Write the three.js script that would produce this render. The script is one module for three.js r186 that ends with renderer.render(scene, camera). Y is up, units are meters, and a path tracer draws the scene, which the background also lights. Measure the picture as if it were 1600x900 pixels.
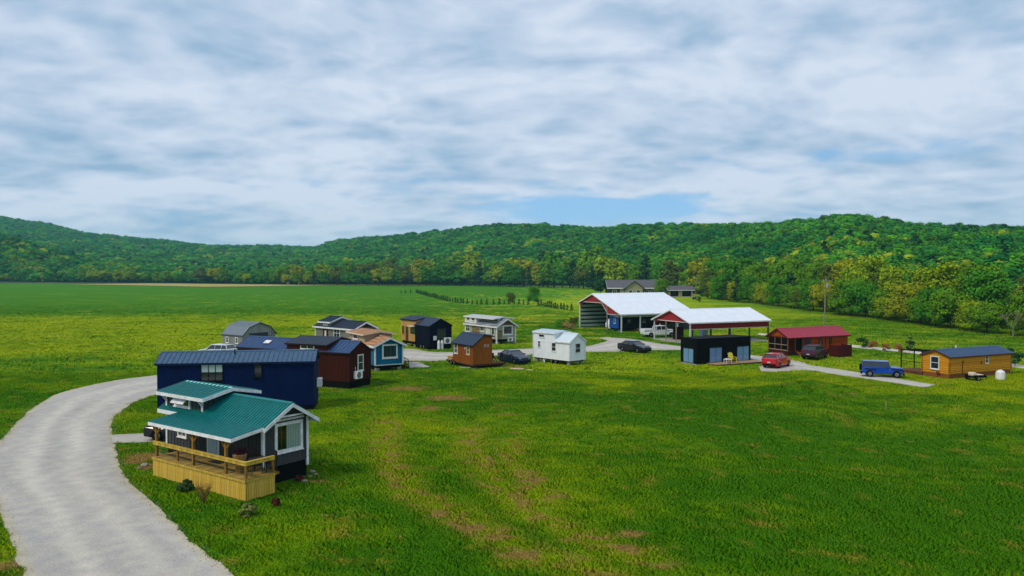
import * as THREE from 'three';
import { mergeGeometries } from 'three/addons/utils/BufferGeometryUtils.js';
import { RoundedBoxGeometry } from 'three/addons/geometries/RoundedBoxGeometry.js';

// ---------------------------------------------------------------- camera, sky, sun, exposure
const scene = new THREE.Scene();
const F = 1200, EYE = 10.5;                       // focal length in photograph pixels (1600 wide), eye height
const camera = new THREE.PerspectiveCamera(2 * Math.atan(450 / F) * 180 / Math.PI, 16 / 9, 0.1, 9000);
const PITCH = Math.atan(25 / F);
camera.position.set(0, EYE, 0);
camera.rotation.x = -PITCH;
const renderer = new THREE.WebGLRenderer({ antialias: true });
renderer.toneMapping = THREE.LinearToneMapping;
renderer.toneMappingExposure = 1.5;
renderer.shadowMap.enabled = true;

const PERM = new Uint8Array(1024), GX = new Float32Array(256), GY = new Float32Array(256);
{ let q = 99; const r = () => { q = (q * 1664525 + 1013904223) >>> 0; return q / 4294967296; }; for (let i = 0; i < 256; i++) PERM[i] = i; for (let i = 255; i > 0; i--) { const j = Math.floor(r() * (i + 1)), t = PERM[i]; PERM[i] = PERM[j]; PERM[j] = t; } for (let i = 256; i < 1024; i++) PERM[i] = PERM[i & 255]; for (let i = 0; i < 256; i++) { const a = i / 256 * Math.PI * 2; GX[i] = Math.cos(a); GY[i] = Math.sin(a); } }
function grad2(x, y, s, wx, wy) { // gradient noise in the plane; wx, wy: period in cells, if it has to tile
  let x0 = Math.floor(x), y0 = Math.floor(y); const fx = x - x0, fy = y - y0; let x1 = x0 + 1, y1 = y0 + 1;
  if (wx) { x0 = ((x0 % wx) + wx) % wx; x1 = ((x1 % wx) + wx) % wx; y0 = ((y0 % wy) + wy) % wy; y1 = ((y1 % wy) + wy) % wy; }
  const u = fx * fx * fx * (fx * (fx * 6 - 15) + 10), v = fy * fy * fy * (fy * (fy * 6 - 15) + 10);
  const a = PERM[(PERM[(x0 & 255) + s] + y0) & 255], b = PERM[(PERM[(x1 & 255) + s] + y0) & 255], c = PERM[(PERM[(x0 & 255) + s] + y1) & 255], d = PERM[(PERM[(x1 & 255) + s] + y1) & 255];
  const p = GX[a] * fx + GY[a] * fy, q = GX[b] * (fx - 1) + GY[b] * fy, r = GX[c] * fx + GY[c] * (fy - 1), t = GX[d] * (fx - 1) + GY[d] * (fy - 1);
  return 1.35 * (p + u * (q - p) + v * (r + u * (t - r) - p - u * (q - p)));
}
const n2 = (x, y, s = 0) => grad2(x, y, (s * 37) & 255, 0, 0);
function fbm(x, y, o = 4, s = 0) { let a = 0, w = 0.5, t = 0; for (let i = 0; i < o; i++) { a += w * grad2(x, y, (s * 37 + i * 61) & 255, 0, 0); t += w; w *= 0.5; x = x * 2.03 + 13.7; y = y * 2.03 + 7.3; } return a / t; }
let seed = 12345;
const rnd = () => { seed = (seed * 1664525 + 1013904223) >>> 0; return seed / 4294967296; };
const rr = (a, b) => a + (b - a) * rnd();
const clamp = (x, a = 0, b = 1) => Math.min(b, Math.max(a, x));
const sm = (a, b, x) => { const t = clamp((x - a) / (b - a)); return t * t * (3 - 2 * t); };
const lerp = (a, b, t) => a + (b - a) * t;

const SUN = new THREE.Vector3(-0.72, 0.95, 0.5).normalize();
{ // overcast sky: broken stratocumulus sheet with blue gaps
  const W = 4096, H = 2048, d = new Float32Array(W * H * 4);
  const blueHi = [0.10, 0.30, 0.68], blueLo = [0.33, 0.57, 0.82];
  for (let j = 0; j < H; j++) {
    const el = ((j + 0.5) / H - 0.5) * Math.PI, sy = Math.sin(el), cy = Math.cos(el);
    for (let i = 0; i < W; i++) {
      const k = (j * W + i) * 4, inView = i > W * 0.1 && i < W * 0.4 && el < 0.62;
      if (!inView && (i % 4 || j % 4)) { const q = ((j - j % 4) * W + i - i % 4) * 4; d[k] = d[q]; d[k + 1] = d[q + 1]; d[k + 2] = d[q + 2]; d[k + 3] = 1; continue; } // the same clouds, sampled more coarsely away from the view
      let r, g, b;
      if (sy < -0.02) { r = 0.42; g = 0.52; b = 0.66; }
      else {
        const az = ((i + 0.5) / W - 0.5) * 2 * Math.PI, x = Math.cos(az) * cy, z = Math.sin(az) * cy;
        const q = 1 / (Math.max(sy, 0) + 0.20), px = x * q, pz = z * q;
        const wx = 0.30 * fbm(px * 0.9, pz * 0.9, 3, 3), wz = 0.30 * fbm(px * 0.9, pz * 0.9, 3, 9);
        const big = fbm(px * 0.62 + wx, pz * 0.75 + wz, 4, 20);
        const mid = fbm(px * 1.7 + 1.6 * wx, pz * 2.1 + 1.6 * wz, 4, 40);
        const fine = fbm(px * 6.0 + 3 * wx, pz * 8.0 + 3 * wz, 5, 60);
        // a long gap low over the hills to the right of the view
        const ta = z < 0 ? x / -z + 0.05 * mid : 9, te = sy / cy + 0.030 * mid + 0.016 * fine;
        const gap = Math.exp(-(((ta - 0.13) / 0.18) ** 2) - (((te - 0.082) / 0.034) ** 2)) + 0.42 * Math.exp(-(((ta - 0.40) / 0.26) ** 2) - (((te - 0.132) / 0.014) ** 2)) + 0.3 * Math.exp(-(((ta + 0.52) / 0.12) ** 2) - (((te - 0.150) / 0.012) ** 2));
        const puff = 0.42 - Math.abs(fbm(px * 3.2 + 2 * wx, pz * 4.0 + 2 * wz, 5, 80)) * 2.0;
        const dens = 0.80 + 0.66 * big + 0.46 * mid + 0.30 * fine + 0.22 * puff - 0.86 * gap;
        const c = sm(-0.10, 0.60, dens);
        const h = Math.exp(-sy * 5);
        const L = clamp(0.56 + 0.95 * mid + 0.42 * fine + 0.55 * puff - 0.55 * big);
        const cr = lerp(0.25, 0.565, L), cg = lerp(0.385, 0.635, L), cb = lerp(0.555, 0.765, L);
        const br = lerp(blueHi[0], blueLo[0], h), bg = lerp(blueHi[1], blueLo[1], h), bb = lerp(blueHi[2], blueLo[2], h);
        r = lerp(br, cr, c); g = lerp(bg, cg, c); b = lerp(bb, cb, c);
        const hz = 0.35 * Math.exp(-sy * 16);
        r = lerp(r, 0.50, hz); g = lerp(g, 0.62, hz); b = lerp(b, 0.78, hz);
      }
      d[k] = r * 0.82; d[k + 1] = g * 0.81; d[k + 2] = b * 0.80; d[k + 3] = 1;
    }
  }
  const t = new THREE.DataTexture(d, W, H, THREE.RGBAFormat, THREE.FloatType);
  t.mapping = THREE.EquirectangularReflectionMapping; t.magFilter = THREE.LinearFilter; t.minFilter = THREE.LinearFilter; t.needsUpdate = true;
  scene.background = t; scene.environment = t;
}
const sun = new THREE.DirectionalLight(0xfff1dd, 1.5);
sun.position.copy(SUN).multiplyScalar(200).add(new THREE.Vector3(0, 0, -80));
sun.target.position.set(0, 0, -80); scene.add(sun.target);
sun.castShadow = true; sun.shadow.radius = 26;
Object.assign(sun.shadow.camera, { left: -140, right: 140, top: 140, bottom: -140, near: 1, far: 600 });
sun.shadow.mapSize.set(2048, 2048);
scene.add(sun);

// ---------------------------------------------------------------- helpers
const CP = Math.cos(PITCH), SP = Math.sin(PITCH);
function G(px, py, h = 0) { // photograph pixel -> point at height h above the level ground
  const dx = (px - 800) / F, dy = -(py - 450) / F;
  const ry = dy * CP - SP, rz = -dy * SP - CP, t = (h - EYE) / ry;
  return [dx * t, rz * t];
}
const taken = {};
function uniq(n) { if (!(n in taken)) { taken[n] = 0; return n; } taken[n]++; return n + '_' + String(taken[n]).padStart(3, '0'); }
function tag(o, label, category, group, kind) { o.userData.label = label; if (category) o.userData.category = category; if (group) o.userData.group = group; if (kind) o.userData.kind = kind; return o; }
function thing(name, label, category, x, z, turn = 0, group, y = 0) {
  const o = new THREE.Group(); o.name = uniq(name); o.position.set(x, y, z); o.rotation.y = turn; scene.add(o);
  return tag(o, label, category, group);
}
function boxUV(g) { // uv in metres by the way each face points, in the part's own axes
  const p = g.attributes.position, n = g.attributes.normal, uv = new Float32Array(p.count * 2);
  for (let i = 0; i < p.count; i++) {
    const ax = Math.abs(n.getX(i)), ay = Math.abs(n.getY(i)), az = Math.abs(n.getZ(i));
    if (ay > ax && ay > az) { uv[2 * i] = p.getX(i); uv[2 * i + 1] = p.getZ(i); }
    else if (ax > az) { uv[2 * i] = p.getZ(i); uv[2 * i + 1] = p.getY(i); }
    else { uv[2 * i] = p.getX(i); uv[2 * i + 1] = p.getY(i); }
  }
  g.setAttribute('uv', new THREE.BufferAttribute(uv, 2));
  return g;
}
function merged(list) {
  const l = list.map(g => { let k = g.index ? g.toNonIndexed() : g; for (const a of Object.keys(k.attributes)) if (!['position', 'normal', 'uv'].includes(a)) k.deleteAttribute(a); if (!k.attributes.uv) k.setAttribute('uv', new THREE.BufferAttribute(new Float32Array(k.attributes.position.count * 2), 2)); return k; });
  return l.length === 1 ? l[0] : mergeGeometries(l);
}
function part(parent, name, geo, mat, label, kind) {
  const g = Array.isArray(geo) ? merged(geo) : geo;
  boxUV(g);
  const m = new THREE.Mesh(g, mat); m.name = name; m.castShadow = m.receiveShadow = true;
  if (label) m.userData.label = label;
  if (kind) m.userData.kind = kind;
  parent.add(m); return m;
}
const box = (x0, x1, y0, y1, z0, z1) => { const g = new THREE.BoxGeometry(Math.abs(x1 - x0), Math.abs(y1 - y0), Math.abs(z1 - z0)); g.translate((x0 + x1) / 2, (y0 + y1) / 2, (z0 + z1) / 2); return g; };
const rbox = (x0, x1, y0, y1, z0, z1, r = 0.03, s = 2) => { const g = new RoundedBoxGeometry(x1 - x0, y1 - y0, z1 - z0, s, r); g.translate((x0 + x1) / 2, (y0 + y1) / 2, (z0 + z1) / 2); return g; };
function bar(a, b, w, h = w) { // square bar between two points
  const A = new THREE.Vector3(...a), B = new THREE.Vector3(...b), L = A.distanceTo(B), g = new THREE.BoxGeometry(w, h, L);
  const m = new THREE.Matrix4().lookAt(A, B, Math.abs(B.y - A.y) > 0.999 * L ? new THREE.Vector3(1, 0, 0) : new THREE.Vector3(0, 1, 0));
  g.applyMatrix4(m); g.translate((A.x + B.x) / 2, (A.y + B.y) / 2, (A.z + B.z) / 2); return g;
}
function rod(a, b, r0, r1 = r0, n = 8) {
  const A = new THREE.Vector3(...a), B = new THREE.Vector3(...b), L = A.distanceTo(B), g = new THREE.CylinderGeometry(r1, r0, L, n);
  g.applyQuaternion(new THREE.Quaternion().setFromUnitVectors(new THREE.Vector3(0, 1, 0), B.clone().sub(A).normalize()));
  g.translate((A.x + B.x) / 2, (A.y + B.y) / 2, (A.z + B.z) / 2); return g;
}
function prism(pr, x0, x1) { // profile [[z, y], ...] swept along x
  const s = new THREE.Shape(pr.map(([z, y]) => new THREE.Vector2(-z, y)));
  const g = new THREE.ExtrudeGeometry(s, { depth: x1 - x0, bevelEnabled: false });
  g.rotateY(Math.PI / 2); g.translate(x0, 0, 0); return g;
}
const slab = (top, t, up = 0) => [...top.map(([z, y]) => [z, y + up]), ...[...top].reverse().map(([z, y]) => [z, y - t + up])];
function insidePoly(p, x, z) { let c = false; for (let i = 0, j = p.length - 1; i < p.length; j = i++) { const [xi, zi] = p[i], [xj, zj] = p[j]; if ((zi > z) !== (zj > z) && x < (xj - xi) * (z - zi) / (zj - zi) + xi) c = !c; } return c; }

// ---------------------------------------------------------------- textures and materials
function tex(w, h, fn, srgb = true) {
  const d = new Uint8Array(w * h * 4);
  for (let j = 0; j < h; j++) for (let i = 0; i < w; i++) { const c = fn(i / w, j / h, i, j), k = (j * w + i) * 4; d[k] = clamp(c[0]) * 255; d[k + 1] = clamp(c[1]) * 255; d[k + 2] = clamp(c[2]) * 255; d[k + 3] = 255; }
  const t = new THREE.DataTexture(d, w, h); t.wrapS = t.wrapT = THREE.RepeatWrapping; t.magFilter = THREE.LinearFilter; t.minFilter = THREE.LinearMipmapLinearFilter; t.generateMipmaps = true;
  if (srgb) t.colorSpace = THREE.SRGBColorSpace; t.needsUpdate = true; return t;
}
function tileF(x, y, fx, fy, o, s) { let a = 0, w = 0.5, t = 0; for (let i = 0; i < o; i++) { a += w * grad2(x * fx, y * fy, (s * 37 + i * 61) & 255, fx, fy); t += w; w *= 0.5; fx *= 2; fy *= 2; } return a / t; } // tiles over 0..1
const scaled = (t, sx, sy = sx) => { const c = t.clone(); c.repeat.set(sx, sy); c.needsUpdate = true; return c; };
const T = {};
T.grime = tex(512, 512, (x, y) => { const a = tileF(x, y, 6, 6, 5, 1), b = tileF(x, y, 40, 9, 3, 5); const v = 0.94 + 0.16 * a + 0.10 * b; return [v, v * 0.995, v * 0.985]; });
T.faint = tex(256, 256, (x, y) => { const v = 0.97 + 0.05 * tileF(x, y, 5, 5, 4, 1); return [v, v, v]; });
T.grain = tex(512, 512, (x, y) => { const a = tileF(x, y, 70, 4, 4, 2), b = tileF(x, y, 12, 3, 3, 8), k = tileF(x, y, 5, 5, 2, 17); const v = 0.84 + 0.34 * a + 0.16 * b + 0.1 * k; return [v, v * 0.97, v * 0.93]; });
T.boards = tex(512, 512, (x, y, i) => { const b = Math.floor(i / 64), f = (i % 64) / 64, t = 0.06 * Math.sin(b * 12.9 + 1); const a = tileF(x, y, 90, 4, 4, 2); let v = 0.9 + t + 0.28 * a; if (f < 0.05) v *= 0.6; return [v, v * 0.98, v * 0.95]; });
T.logs = tex(256, 512, (x, y, i, j) => { const b = Math.floor(j / 64), t = 0.05 * Math.sin(b * 7.7 + 1); const a = tileF(x, y, 5, 80, 4, 2); const v = 0.9 + t + 0.26 * a; return [v, v * 0.98, v * 0.94]; });
T.shingle = tex(512, 512, (x, y, i, j) => { const row = Math.floor(j / 32), q = Math.floor((i + (row % 2) * 16) / 32), t = 0.13 * Math.sin(q * 12.9 + row * 78.2); const a = tileF(x, y, 60, 60, 2, 2); const v = 0.85 + t + 0.35 * a; return [v, v, v]; });
T.gravel = tex(1024, 1024, (x, y) => { const a = tileF(x, y, 150, 150, 2, 3), b = tileF(x, y, 60, 60, 3, 9), c = tileF(x, y, 8, 8, 4, 21); const v = 0.88 + 0.13 * a + 0.09 * b + 0.10 * c; return [v, v * 0.99, v * 0.975 - 0.04 * c]; });
T.grass = tex(1024, 1024, (x, y) => { const a = tileF(x, y, 190, 120, 2, 3), b = tileF(x, y, 70, 60, 3, 9), c = tileF(x, y, 22, 22, 3, 21); const v = 0.75 + 0.30 * a + 0.26 * b + 0.16 * c; return [v + 0.08 * b, v, v * 0.85 - 0.1 * b]; });
T.gbump = tex(512, 512, (x, y) => { const v = 0.5 + 0.5 * tileF(x, y, 80, 80, 3, 3); return [v, v, v]; }, false);
function M(color, roughness = 0.7, o = {}) { return new THREE.MeshPhysicalMaterial({ color, roughness, specularIntensity: roughness > 0.58 ? 0.25 : 0.6, ...o }); }
const g05 = scaled(T.grime, 0.4), gr1 = scaled(T.grain, 0.5), bo1 = scaled(T.boards, 0.42, 0.3), lo1 = scaled(T.logs, 0.4, 0.62), sh1 = scaled(T.shingle, 0.25), gv = scaled(T.gravel, 0.16);
const metalRoof = (c, r = 0.42) => M(c, r, { map: g05, metalness: 0.15 });
const painted = (c, r = 0.7) => M(c, r, { map: g05 });
const wood = (c, r = 0.75) => M(c, r, { map: gr1 });
const boards = (c, r = 0.75) => M(c, r, { map: bo1 });
const shingles = (c) => M(c, 0.9, { map: sh1 });
const white = painted(0xe6e8ea, 0.55), offwhite = painted(0xcfd3d6, 0.6), blackP = painted(0x0a0b0d, 0.75), rubber = M(0x0b0b0c, 0.85), steel = M(0x8f949a, 0.4, { metalness: 0.8, map: g05 }), galv = M(0xa9adb0, 0.45, { metalness: 0.6, map: g05 }), darkSkirt = painted(0x060708, 0.9), concrete = M(0xb4b2ab, 0.9, { map: gv }), block = M(0x9a9994, 0.9, { map: gv }), pine = wood(0xd9bd55), pineDark = wood(0x9c7a35);
const glassDark = new THREE.MeshPhysicalMaterial({ color: 0x222b31, roughness: 0.05, metalness: 0, clearcoat: 0.6, clearcoatRoughness: 0.04, ior: 1.5 });  // opaque panes; the dark of unlit interiors is put into the colour
const clear = new THREE.MeshPhysicalMaterial({ color: 0xffffff, roughness: 0.02, transmission: 1, thickness: 0, ior: 1.5 });
// ---------------------------------------------------------------- roads (edges read from the photograph, laid on the level ground)
function ribbon(pairs, n) { // paired edges, smoothed
  const c = (k) => new THREE.CatmullRomCurve3(pairs.map(p => { const q = G(...p[k]); return new THREE.Vector3(q[0], 0, q[1]); }), false, 'centripetal');
  const A = c(0), B = c(1), out = [];
  for (let i = 0; i <= n; i++) { const a = A.getPoint(i / n), b = B.getPoint(i / n); out.push([[a.x, a.z], [b.x, b.z]]); }
  return out;
}
const rough = ([x, z], k) => [x + 0.09 * n2(x * 2.3, z * 2.3, k) + 0.10 * n2(x * 0.6, z * 0.6, k), z + 0.09 * n2(x * 2.3, z * 2.3, k + 5) + 0.10 * n2(x * 0.6, z * 0.6, k + 5)];
const roads = [];
function makeRoad(name, label, pairs, n, cross, y, tone) {
  const rb = ribbon(pairs, n).map(([a, b]) => [rough(a, 1), rough(b, 2)]);
  roads.push([...rb.map(r => r[0]), ...rb.map(r => r[1]).reverse()]);
  const P = [], C = [], U = [], I = [];
  for (let i = 0; i <= n; i++) for (let j = 0; j <= cross; j++) {
    const t = j / cross, [a, b] = rb[i], x = lerp(a[0], b[0], t), z = lerp(a[1], b[1], t);
    P.push(x, y, z); U.push(x, z);
    const w = 0.03 * n2(i * 0.09, 3), tr = Math.exp(-(((t - 0.34 - w) / 0.10) ** 2)) + Math.exp(-(((t - 0.68 - w) / 0.10) ** 2));
    const m = fbm(i * 0.035, t * 5, 4, 30), e = fbm(x * 2.5, z * 2.5, 3, 44), ed = Math.max(0, 0.09 - Math.min(t, 1 - t)) / 0.09;
    const v = tone * (0.87 + 0.20 * tr + 0.20 * m + 0.05 * e);
    C.push(v * (1.0 + 0.04 * tr + 0.10 * ed), v * (0.985 + 0.02 * tr + 0.03 * ed), v * (0.93 - 0.01 * tr - 0.2 * ed));
    if (i < n && j < cross) { const k = i * (cross + 1) + j; I.push(k, k + 1, k + cross + 1, k + 1, k + cross + 2, k + cross + 1); }
  }
  const g = new THREE.BufferGeometry(); g.setAttribute('position', new THREE.Float32BufferAttribute(P, 3)); g.setAttribute('color', new THREE.Float32BufferAttribute(C, 3)); g.setAttribute('uv', new THREE.Float32BufferAttribute(U, 2)); g.setIndex(I); g.computeVertexNormals();
  const m = new THREE.Mesh(g, new THREE.MeshPhysicalMaterial({ specularIntensity: 0.2, vertexColors: true, map: gv, roughness: 0.95, bumpMap: scaled(T.gbump, 0.4), bumpScale: 0.012 }));
  m.name = uniq(name); m.receiveShadow = true; scene.add(m); tag(m, label, null, null, 'structure'); m.userData.category = 'road'; return m;
}
makeRoad('gravel_road', 'pale gravel road curving past the teal roofed cottage and on between the houses', [[[70, 990], [455, 990]], [[36, 896], [366, 898]], [[15, 840], [290, 838]], [[-2, 794], [252, 797]], [[-34, 735], [196, 745]], [[-22, 712], [183, 712]], [[0, 690], [178, 690]], [[15, 673], [174, 669]], [[38, 649], [181, 649]], [[60, 632], [197, 637]], [[98, 613], [213, 627]], [[151, 600], [235, 619]], [[196, 592], [262, 613]], [[247, 586], [300, 605]], [[320, 575], [370, 591]], [[420, 565], [470, 581]], [[500, 557], [530, 571]], [[570, 551.5], [590, 566]], [[620, 546], [625, 564]], [[640, 545], [650, 564]], [[676, 550], [692, 563.5]], [[722, 550], [732, 560]], [[770, 547], [775, 556]], [[830, 544.5], [835, 554]], [[880, 542.5], [885, 552]], [[915, 541], [930, 550]], [[945, 534], [975, 549]], [[965, 528], [1005, 547]], [[996, 531], [1028, 547]], [[1022, 535.6], [1045, 547]], [[1063, 541], [1066, 547]], [[1120, 547.5], [1120, 554]], [[1173, 554.5], [1173, 561]], [[1210, 559.5], [1203, 569]], [[1250, 565], [1240, 578]], [[1266, 570.5], [1268, 579]], [[1300, 575.5], [1300, 584.5]], [[1349, 583], [1335, 589.5]], [[1406, 592], [1400, 599]], [[1463, 601.5], [1442, 605.5]]], 420, 22, 0.012, 0.58);
makeRoad('driveway', 'short pale gravel driveway branching off beside the teal roofed cottage', [[[176, 680], [176, 692]], [[200, 678.5], [200, 692]], [[230, 678], [230, 691]], [[262, 678], [262, 689]]], 30, 8, 0.018, 0.56);
makeRoad('farm_track', 'narrow pale track across the right field behind the cabins', [[[1185, 520.5], [1185, 523]], [[1225, 524.5], [1225, 527.5]], [[1330, 538.5], [1330, 542.5]], [[1440, 550], [1440, 554]], [[1600, 571], [1600, 576]], [[1720, 590], [1720, 596]]], 60, 4, 0.012, 0.75);
makeRoad('parking_pad', 'pale gravel parking pad under the red hatchback', [[[1186, 573], [1191, 580.5]], [[1205, 568.5], [1215, 581]], [[1240, 565], [1240, 579]]], 12, 6, 0.018, 0.56);
makeRoad('barn_apron', 'pale gravel apron pointing from the road to the open barn', [[[936, 527.3], [938, 528.6]], [[955, 527.5], [965, 536]], [[985, 530], [990, 540]]], 14, 6, 0.018, 0.58);
makeRoad('footpath', 'short concrete path by the stairs of the blue house with tan roof', [[[636, 566], [640, 575]], [[654, 566], [660, 574.5]], [[665, 571], [672, 573.5]]], 10, 4, 0.018, 0.56);
const roadBox = roads.map(p => [Math.min(...p.map(q => q[0])), Math.max(...p.map(q => q[0])), Math.min(...p.map(q => q[1])), Math.max(...p.map(q => q[1]))]);
const onRoad = (x, z) => roads.some((p, i) => x > roadBox[i][0] && x < roadBox[i][1] && z > roadBox[i][2] && z < roadBox[i][3] && insidePoly(p, x, z));

// ---------------------------------------------------------------- ground
const mound = G(1262, 612);
function groundH(x, z) { // level by the houses, gently uneven in the open meadow
  const m = sm(-4, 8, x) * sm(-66, -54, z) * (1 - 0 * x);
  const b = 0.85 * Math.exp(-(((x - mound[0]) / 4.2) ** 2) - (((z - mound[1]) / 2.0) ** 2));
  return m * (0.32 * fbm(x * 0.07, z * 0.07, 3, 70) + 0.06 * n2(x * 0.6, z * 0.6, 5) - 0.05) + b * (1 + 0.3 * n2(x, z, 9)) - 0.95 * sm(63, 50, -z + 2.5 * n2(x * 0.12, z * 0.12, 4)) * sm(6, 24, x);
}
const dirts = [[640, 607, 2.6, 1.6, 1], [700, 622, 2.4, 2.0, 0.9], [670, 638, 1.6, 1.2, 0.8], [836, 748, 0.55, 0.42, 1.3], [790, 648, 0.7, 0.5, 1], [735, 690, 0.5, 1.4, 0.9], [690, 803, 0.6, 0.5, 1], [732, 826, 1.1, 0.6, 1.1], [765, 840, 0.8, 0.35, 1.1], [820, 866, 1.2, 0.5, 1], [880, 775, 0.5, 0.4, 0.9], [985, 830, 0.7, 0.6, 1], [975, 852, 0.7, 0.5, 1.1], [930, 838, 0.5, 0.5, 0.9], [510, 806, 0.45, 0.3, 0.9], [488, 752, 0.8, 0.4, 1.1], [1262, 607, 1.3, 0.9, 1.1], [1225, 612, 0.9, 0.6, 0.8], [1330, 618, 0.8, 0.5, 0.9], [1345, 708, 0.8, 0.3, 0.6], [805, 676, 0.6, 0.6, 0.7], [222, 715, 1.0, 1.6, 1.3], [238, 728, 0.8, 0.8, 1.2], [800, 572, 2.2, 0.9, 0.9], [10, 885, 0.8, 0.8, 0.9], [1030, 880, 1.4, 0.5, 0.8], [520, 612, 1.6, 1.0, 0.6], [1100, 583, 3, 1.2, 0.35], [990, 556, 3, 1.4, 0.5]].map(([x, y, a, b, k]) => [...G(x, y), a, b, k]);
const trails = [[[600, 655], [603, 690], [605, 720], [640, 770], [700, 800], [770, 835], [830, 868], [930, 890]], [[740, 670], [735, 700], [770, 750], [830, 800], [900, 835], [1000, 870]], [[800, 690], [796, 720], [850, 775]]].map(t => t.map(p => G(...p)));
function segDist(t, x, z) { let m = 1e9; for (let i = 1; i < t.length; i++) { const [ax, az] = t[i - 1], [bx, bz] = t[i], dx = bx - ax, dz = bz - az, k = clamp(((x - ax) * dx + (z - az) * dz) / (dx * dx + dz * dz)); m = Math.min(m, Math.hypot(x - ax - k * dx, z - az - k * dz)); } return m; }
const GC = { deep: [0.095, 0.335, 0.003], mid: [0.230, 0.480, 0.003], lime: [0.500, 0.690, 0.003], pale: [0.80, 0.80, 0.10], straw: [0.58, 0.47, 0.06], dirt: [0.50, 0.33, 0.11] };
const mix3 = (a, b, t) => { t = clamp(t); return [lerp(a[0], b[0], t), lerp(a[1], b[1], t), lerp(a[2], b[2], t)]; };
function turf(x, z) { // colour of what grows (or does not) at a spot of the meadow, with cloud shade painted in
  const d = -z, px = x / Math.max(d, 10);
  const A = fbm(x * 0.035, z * 0.05, 4, 11), B = fbm(x * 0.16, z * 0.22, 4, 22), D = fbm(x * 0.7, z * 0.9, 3, 33);
  let lime = 0.38 + 1.0 * A + 0.80 * B + 0.55 * D - 0.45 * Math.exp(-(((x - mound[0]) / 6) ** 2) - (((z - mound[1]) / 3) ** 2));
  lime += 0.55 * sm(78, 105, d) * (1 - sm(165, 215, d)) * (1 - sm(-18, 0, x));          // bright hay meadow on the left
  lime += 0.35 * sm(150, 200, d) * (1 - sm(300, 330, d)) * sm(-20, 10, x) * (1 - sm(60, 80, x)) * 1.2;
  lime += 0.30 * sm(62, 72, d) * (1 - sm(90, 100, d)) * sm(-6, 8, x);
  lime -= 0.72 * sm(165, 215, d + 20 * A) * (1 - sm(-20, 30, x));                                 // darker sward further out
  lime -= 0.46 * sm(-4, 14, x + 0.15 * (d - 45) + 9 * A) * sm(24, 36, d + 8 * B) * (1 - sm(52, 72, d + 14 * A + 9 * B)); // cloud shade painted into the grass colour on the right
  lime += 0.12 * sm(85, 110, d) * sm(30, 50, x);
  let c = lime < 0.5 ? mix3(GC.deep, GC.mid, lime * 2) : mix3(GC.mid, GC.lime, lime * 2 - 1);
  // seed heads and buttercups in streaks
  const band = sm(100, 120, d) * (1 - sm(330, 420, d)), st = fbm(x * 0.10, z * 0.22, 4, 55) + 0.5 * fbm(x * 0.5, z * 0.7, 3, 58);
  c = mix3(c, GC.pale, 0.85 * band * sm(0.16, 0.42, st) * (0.35 + 0.65 * sm(-30, -5, x) * (1 - sm(20, 60, x))));
  c = mix3(c, GC.straw, 0.55 * sm(0.18, 0.5, fbm(x * 0.5, z * 0.6, 4, 77) + 0.35 * fbm(x * 2.2, z * 2.2, 2, 78)) * (1 - sm(90, 130, d)));
  if (d < 120) {
    let k = 0;
    for (const [X, Z, a, b, s] of dirts) { const q = ((x - X) / a) ** 2 + ((z - Z) / b) ** 2; if (q < 5) k = Math.max(k, s * Math.exp(-q)); }
    const t = Math.min(...trails.map(t => segDist(t, x, z)));
    const tw = Math.exp(-((t / 1.0) ** 2));
    const br = fbm(x * 1.1, z * 1.3, 4, 90);
    c = mix3(c, GC.lime, 0.55 * tw); c = mix3(c, GC.straw, 0.8 * tw * sm(-0.2, 0.3, br));
    c = mix3(c, GC.dirt, sm(0.42, 0.72, k + 0.75 * br + 0.2 * D) * clamp(k * 2.5));
    if (tw > 0.2) c = mix3(c, GC.dirt, 0.9 * sm(0.04, 0.30, br + 0.3 * D) * sm(0.2, 0.7, tw));
  }
  return c;
}
{
  const line = (segs) => { const o = []; for (const [a, b, s, g] of segs) { let x = a, st = s; while (x < b - 1e-6) { o.push(x); x += st; st *= g || 1; } } o.push(segs[segs.length - 1][1]); return o; };
  const half = line([[0, 62, 0.42], [62, 120, 0.8, 1.01], [120, 3500, 3, 1.12]]);
  const xs = [...half.slice(1).reverse().map(v => -v), ...half], zs = line([[-60, 16, 6], [16, 100, 0.42], [100, 330, 0.9, 1.012], [330, 4200, 6, 1.12]]);
  const P = [], C = [], U = [], I = [], nx = xs.length;
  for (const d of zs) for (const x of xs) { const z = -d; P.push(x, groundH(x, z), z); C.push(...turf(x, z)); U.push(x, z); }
  for (let j = 0; j < zs.length - 1; j++) for (let i = 0; i < nx - 1; i++) { const k = j * nx + i; I.push(k, k + 1, k + nx, k + 1, k + nx + 1, k + nx); }
  const g = new THREE.BufferGeometry(); g.setAttribute('position', new THREE.Float32BufferAttribute(P, 3)); g.setAttribute('color', new THREE.Float32BufferAttribute(C, 3)); g.setAttribute('uv', new THREE.Float32BufferAttribute(U, 2)); g.setIndex(I); g.computeVertexNormals();
  const m = new THREE.Mesh(g, new THREE.MeshPhysicalMaterial({ specularIntensity: 0.1, vertexColors: true, map: scaled(T.grass, 0.115), roughness: 1, bumpMap: scaled(T.gbump, 0.5), bumpScale: 0.10 }));
  m.name = 'ground'; m.receiveShadow = true; scene.add(m); tag(m, 'green meadow of mixed grass with worn bare patches', 'ground', null, 'structure');
  console.log('ground', P.length / 3);
}
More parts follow.
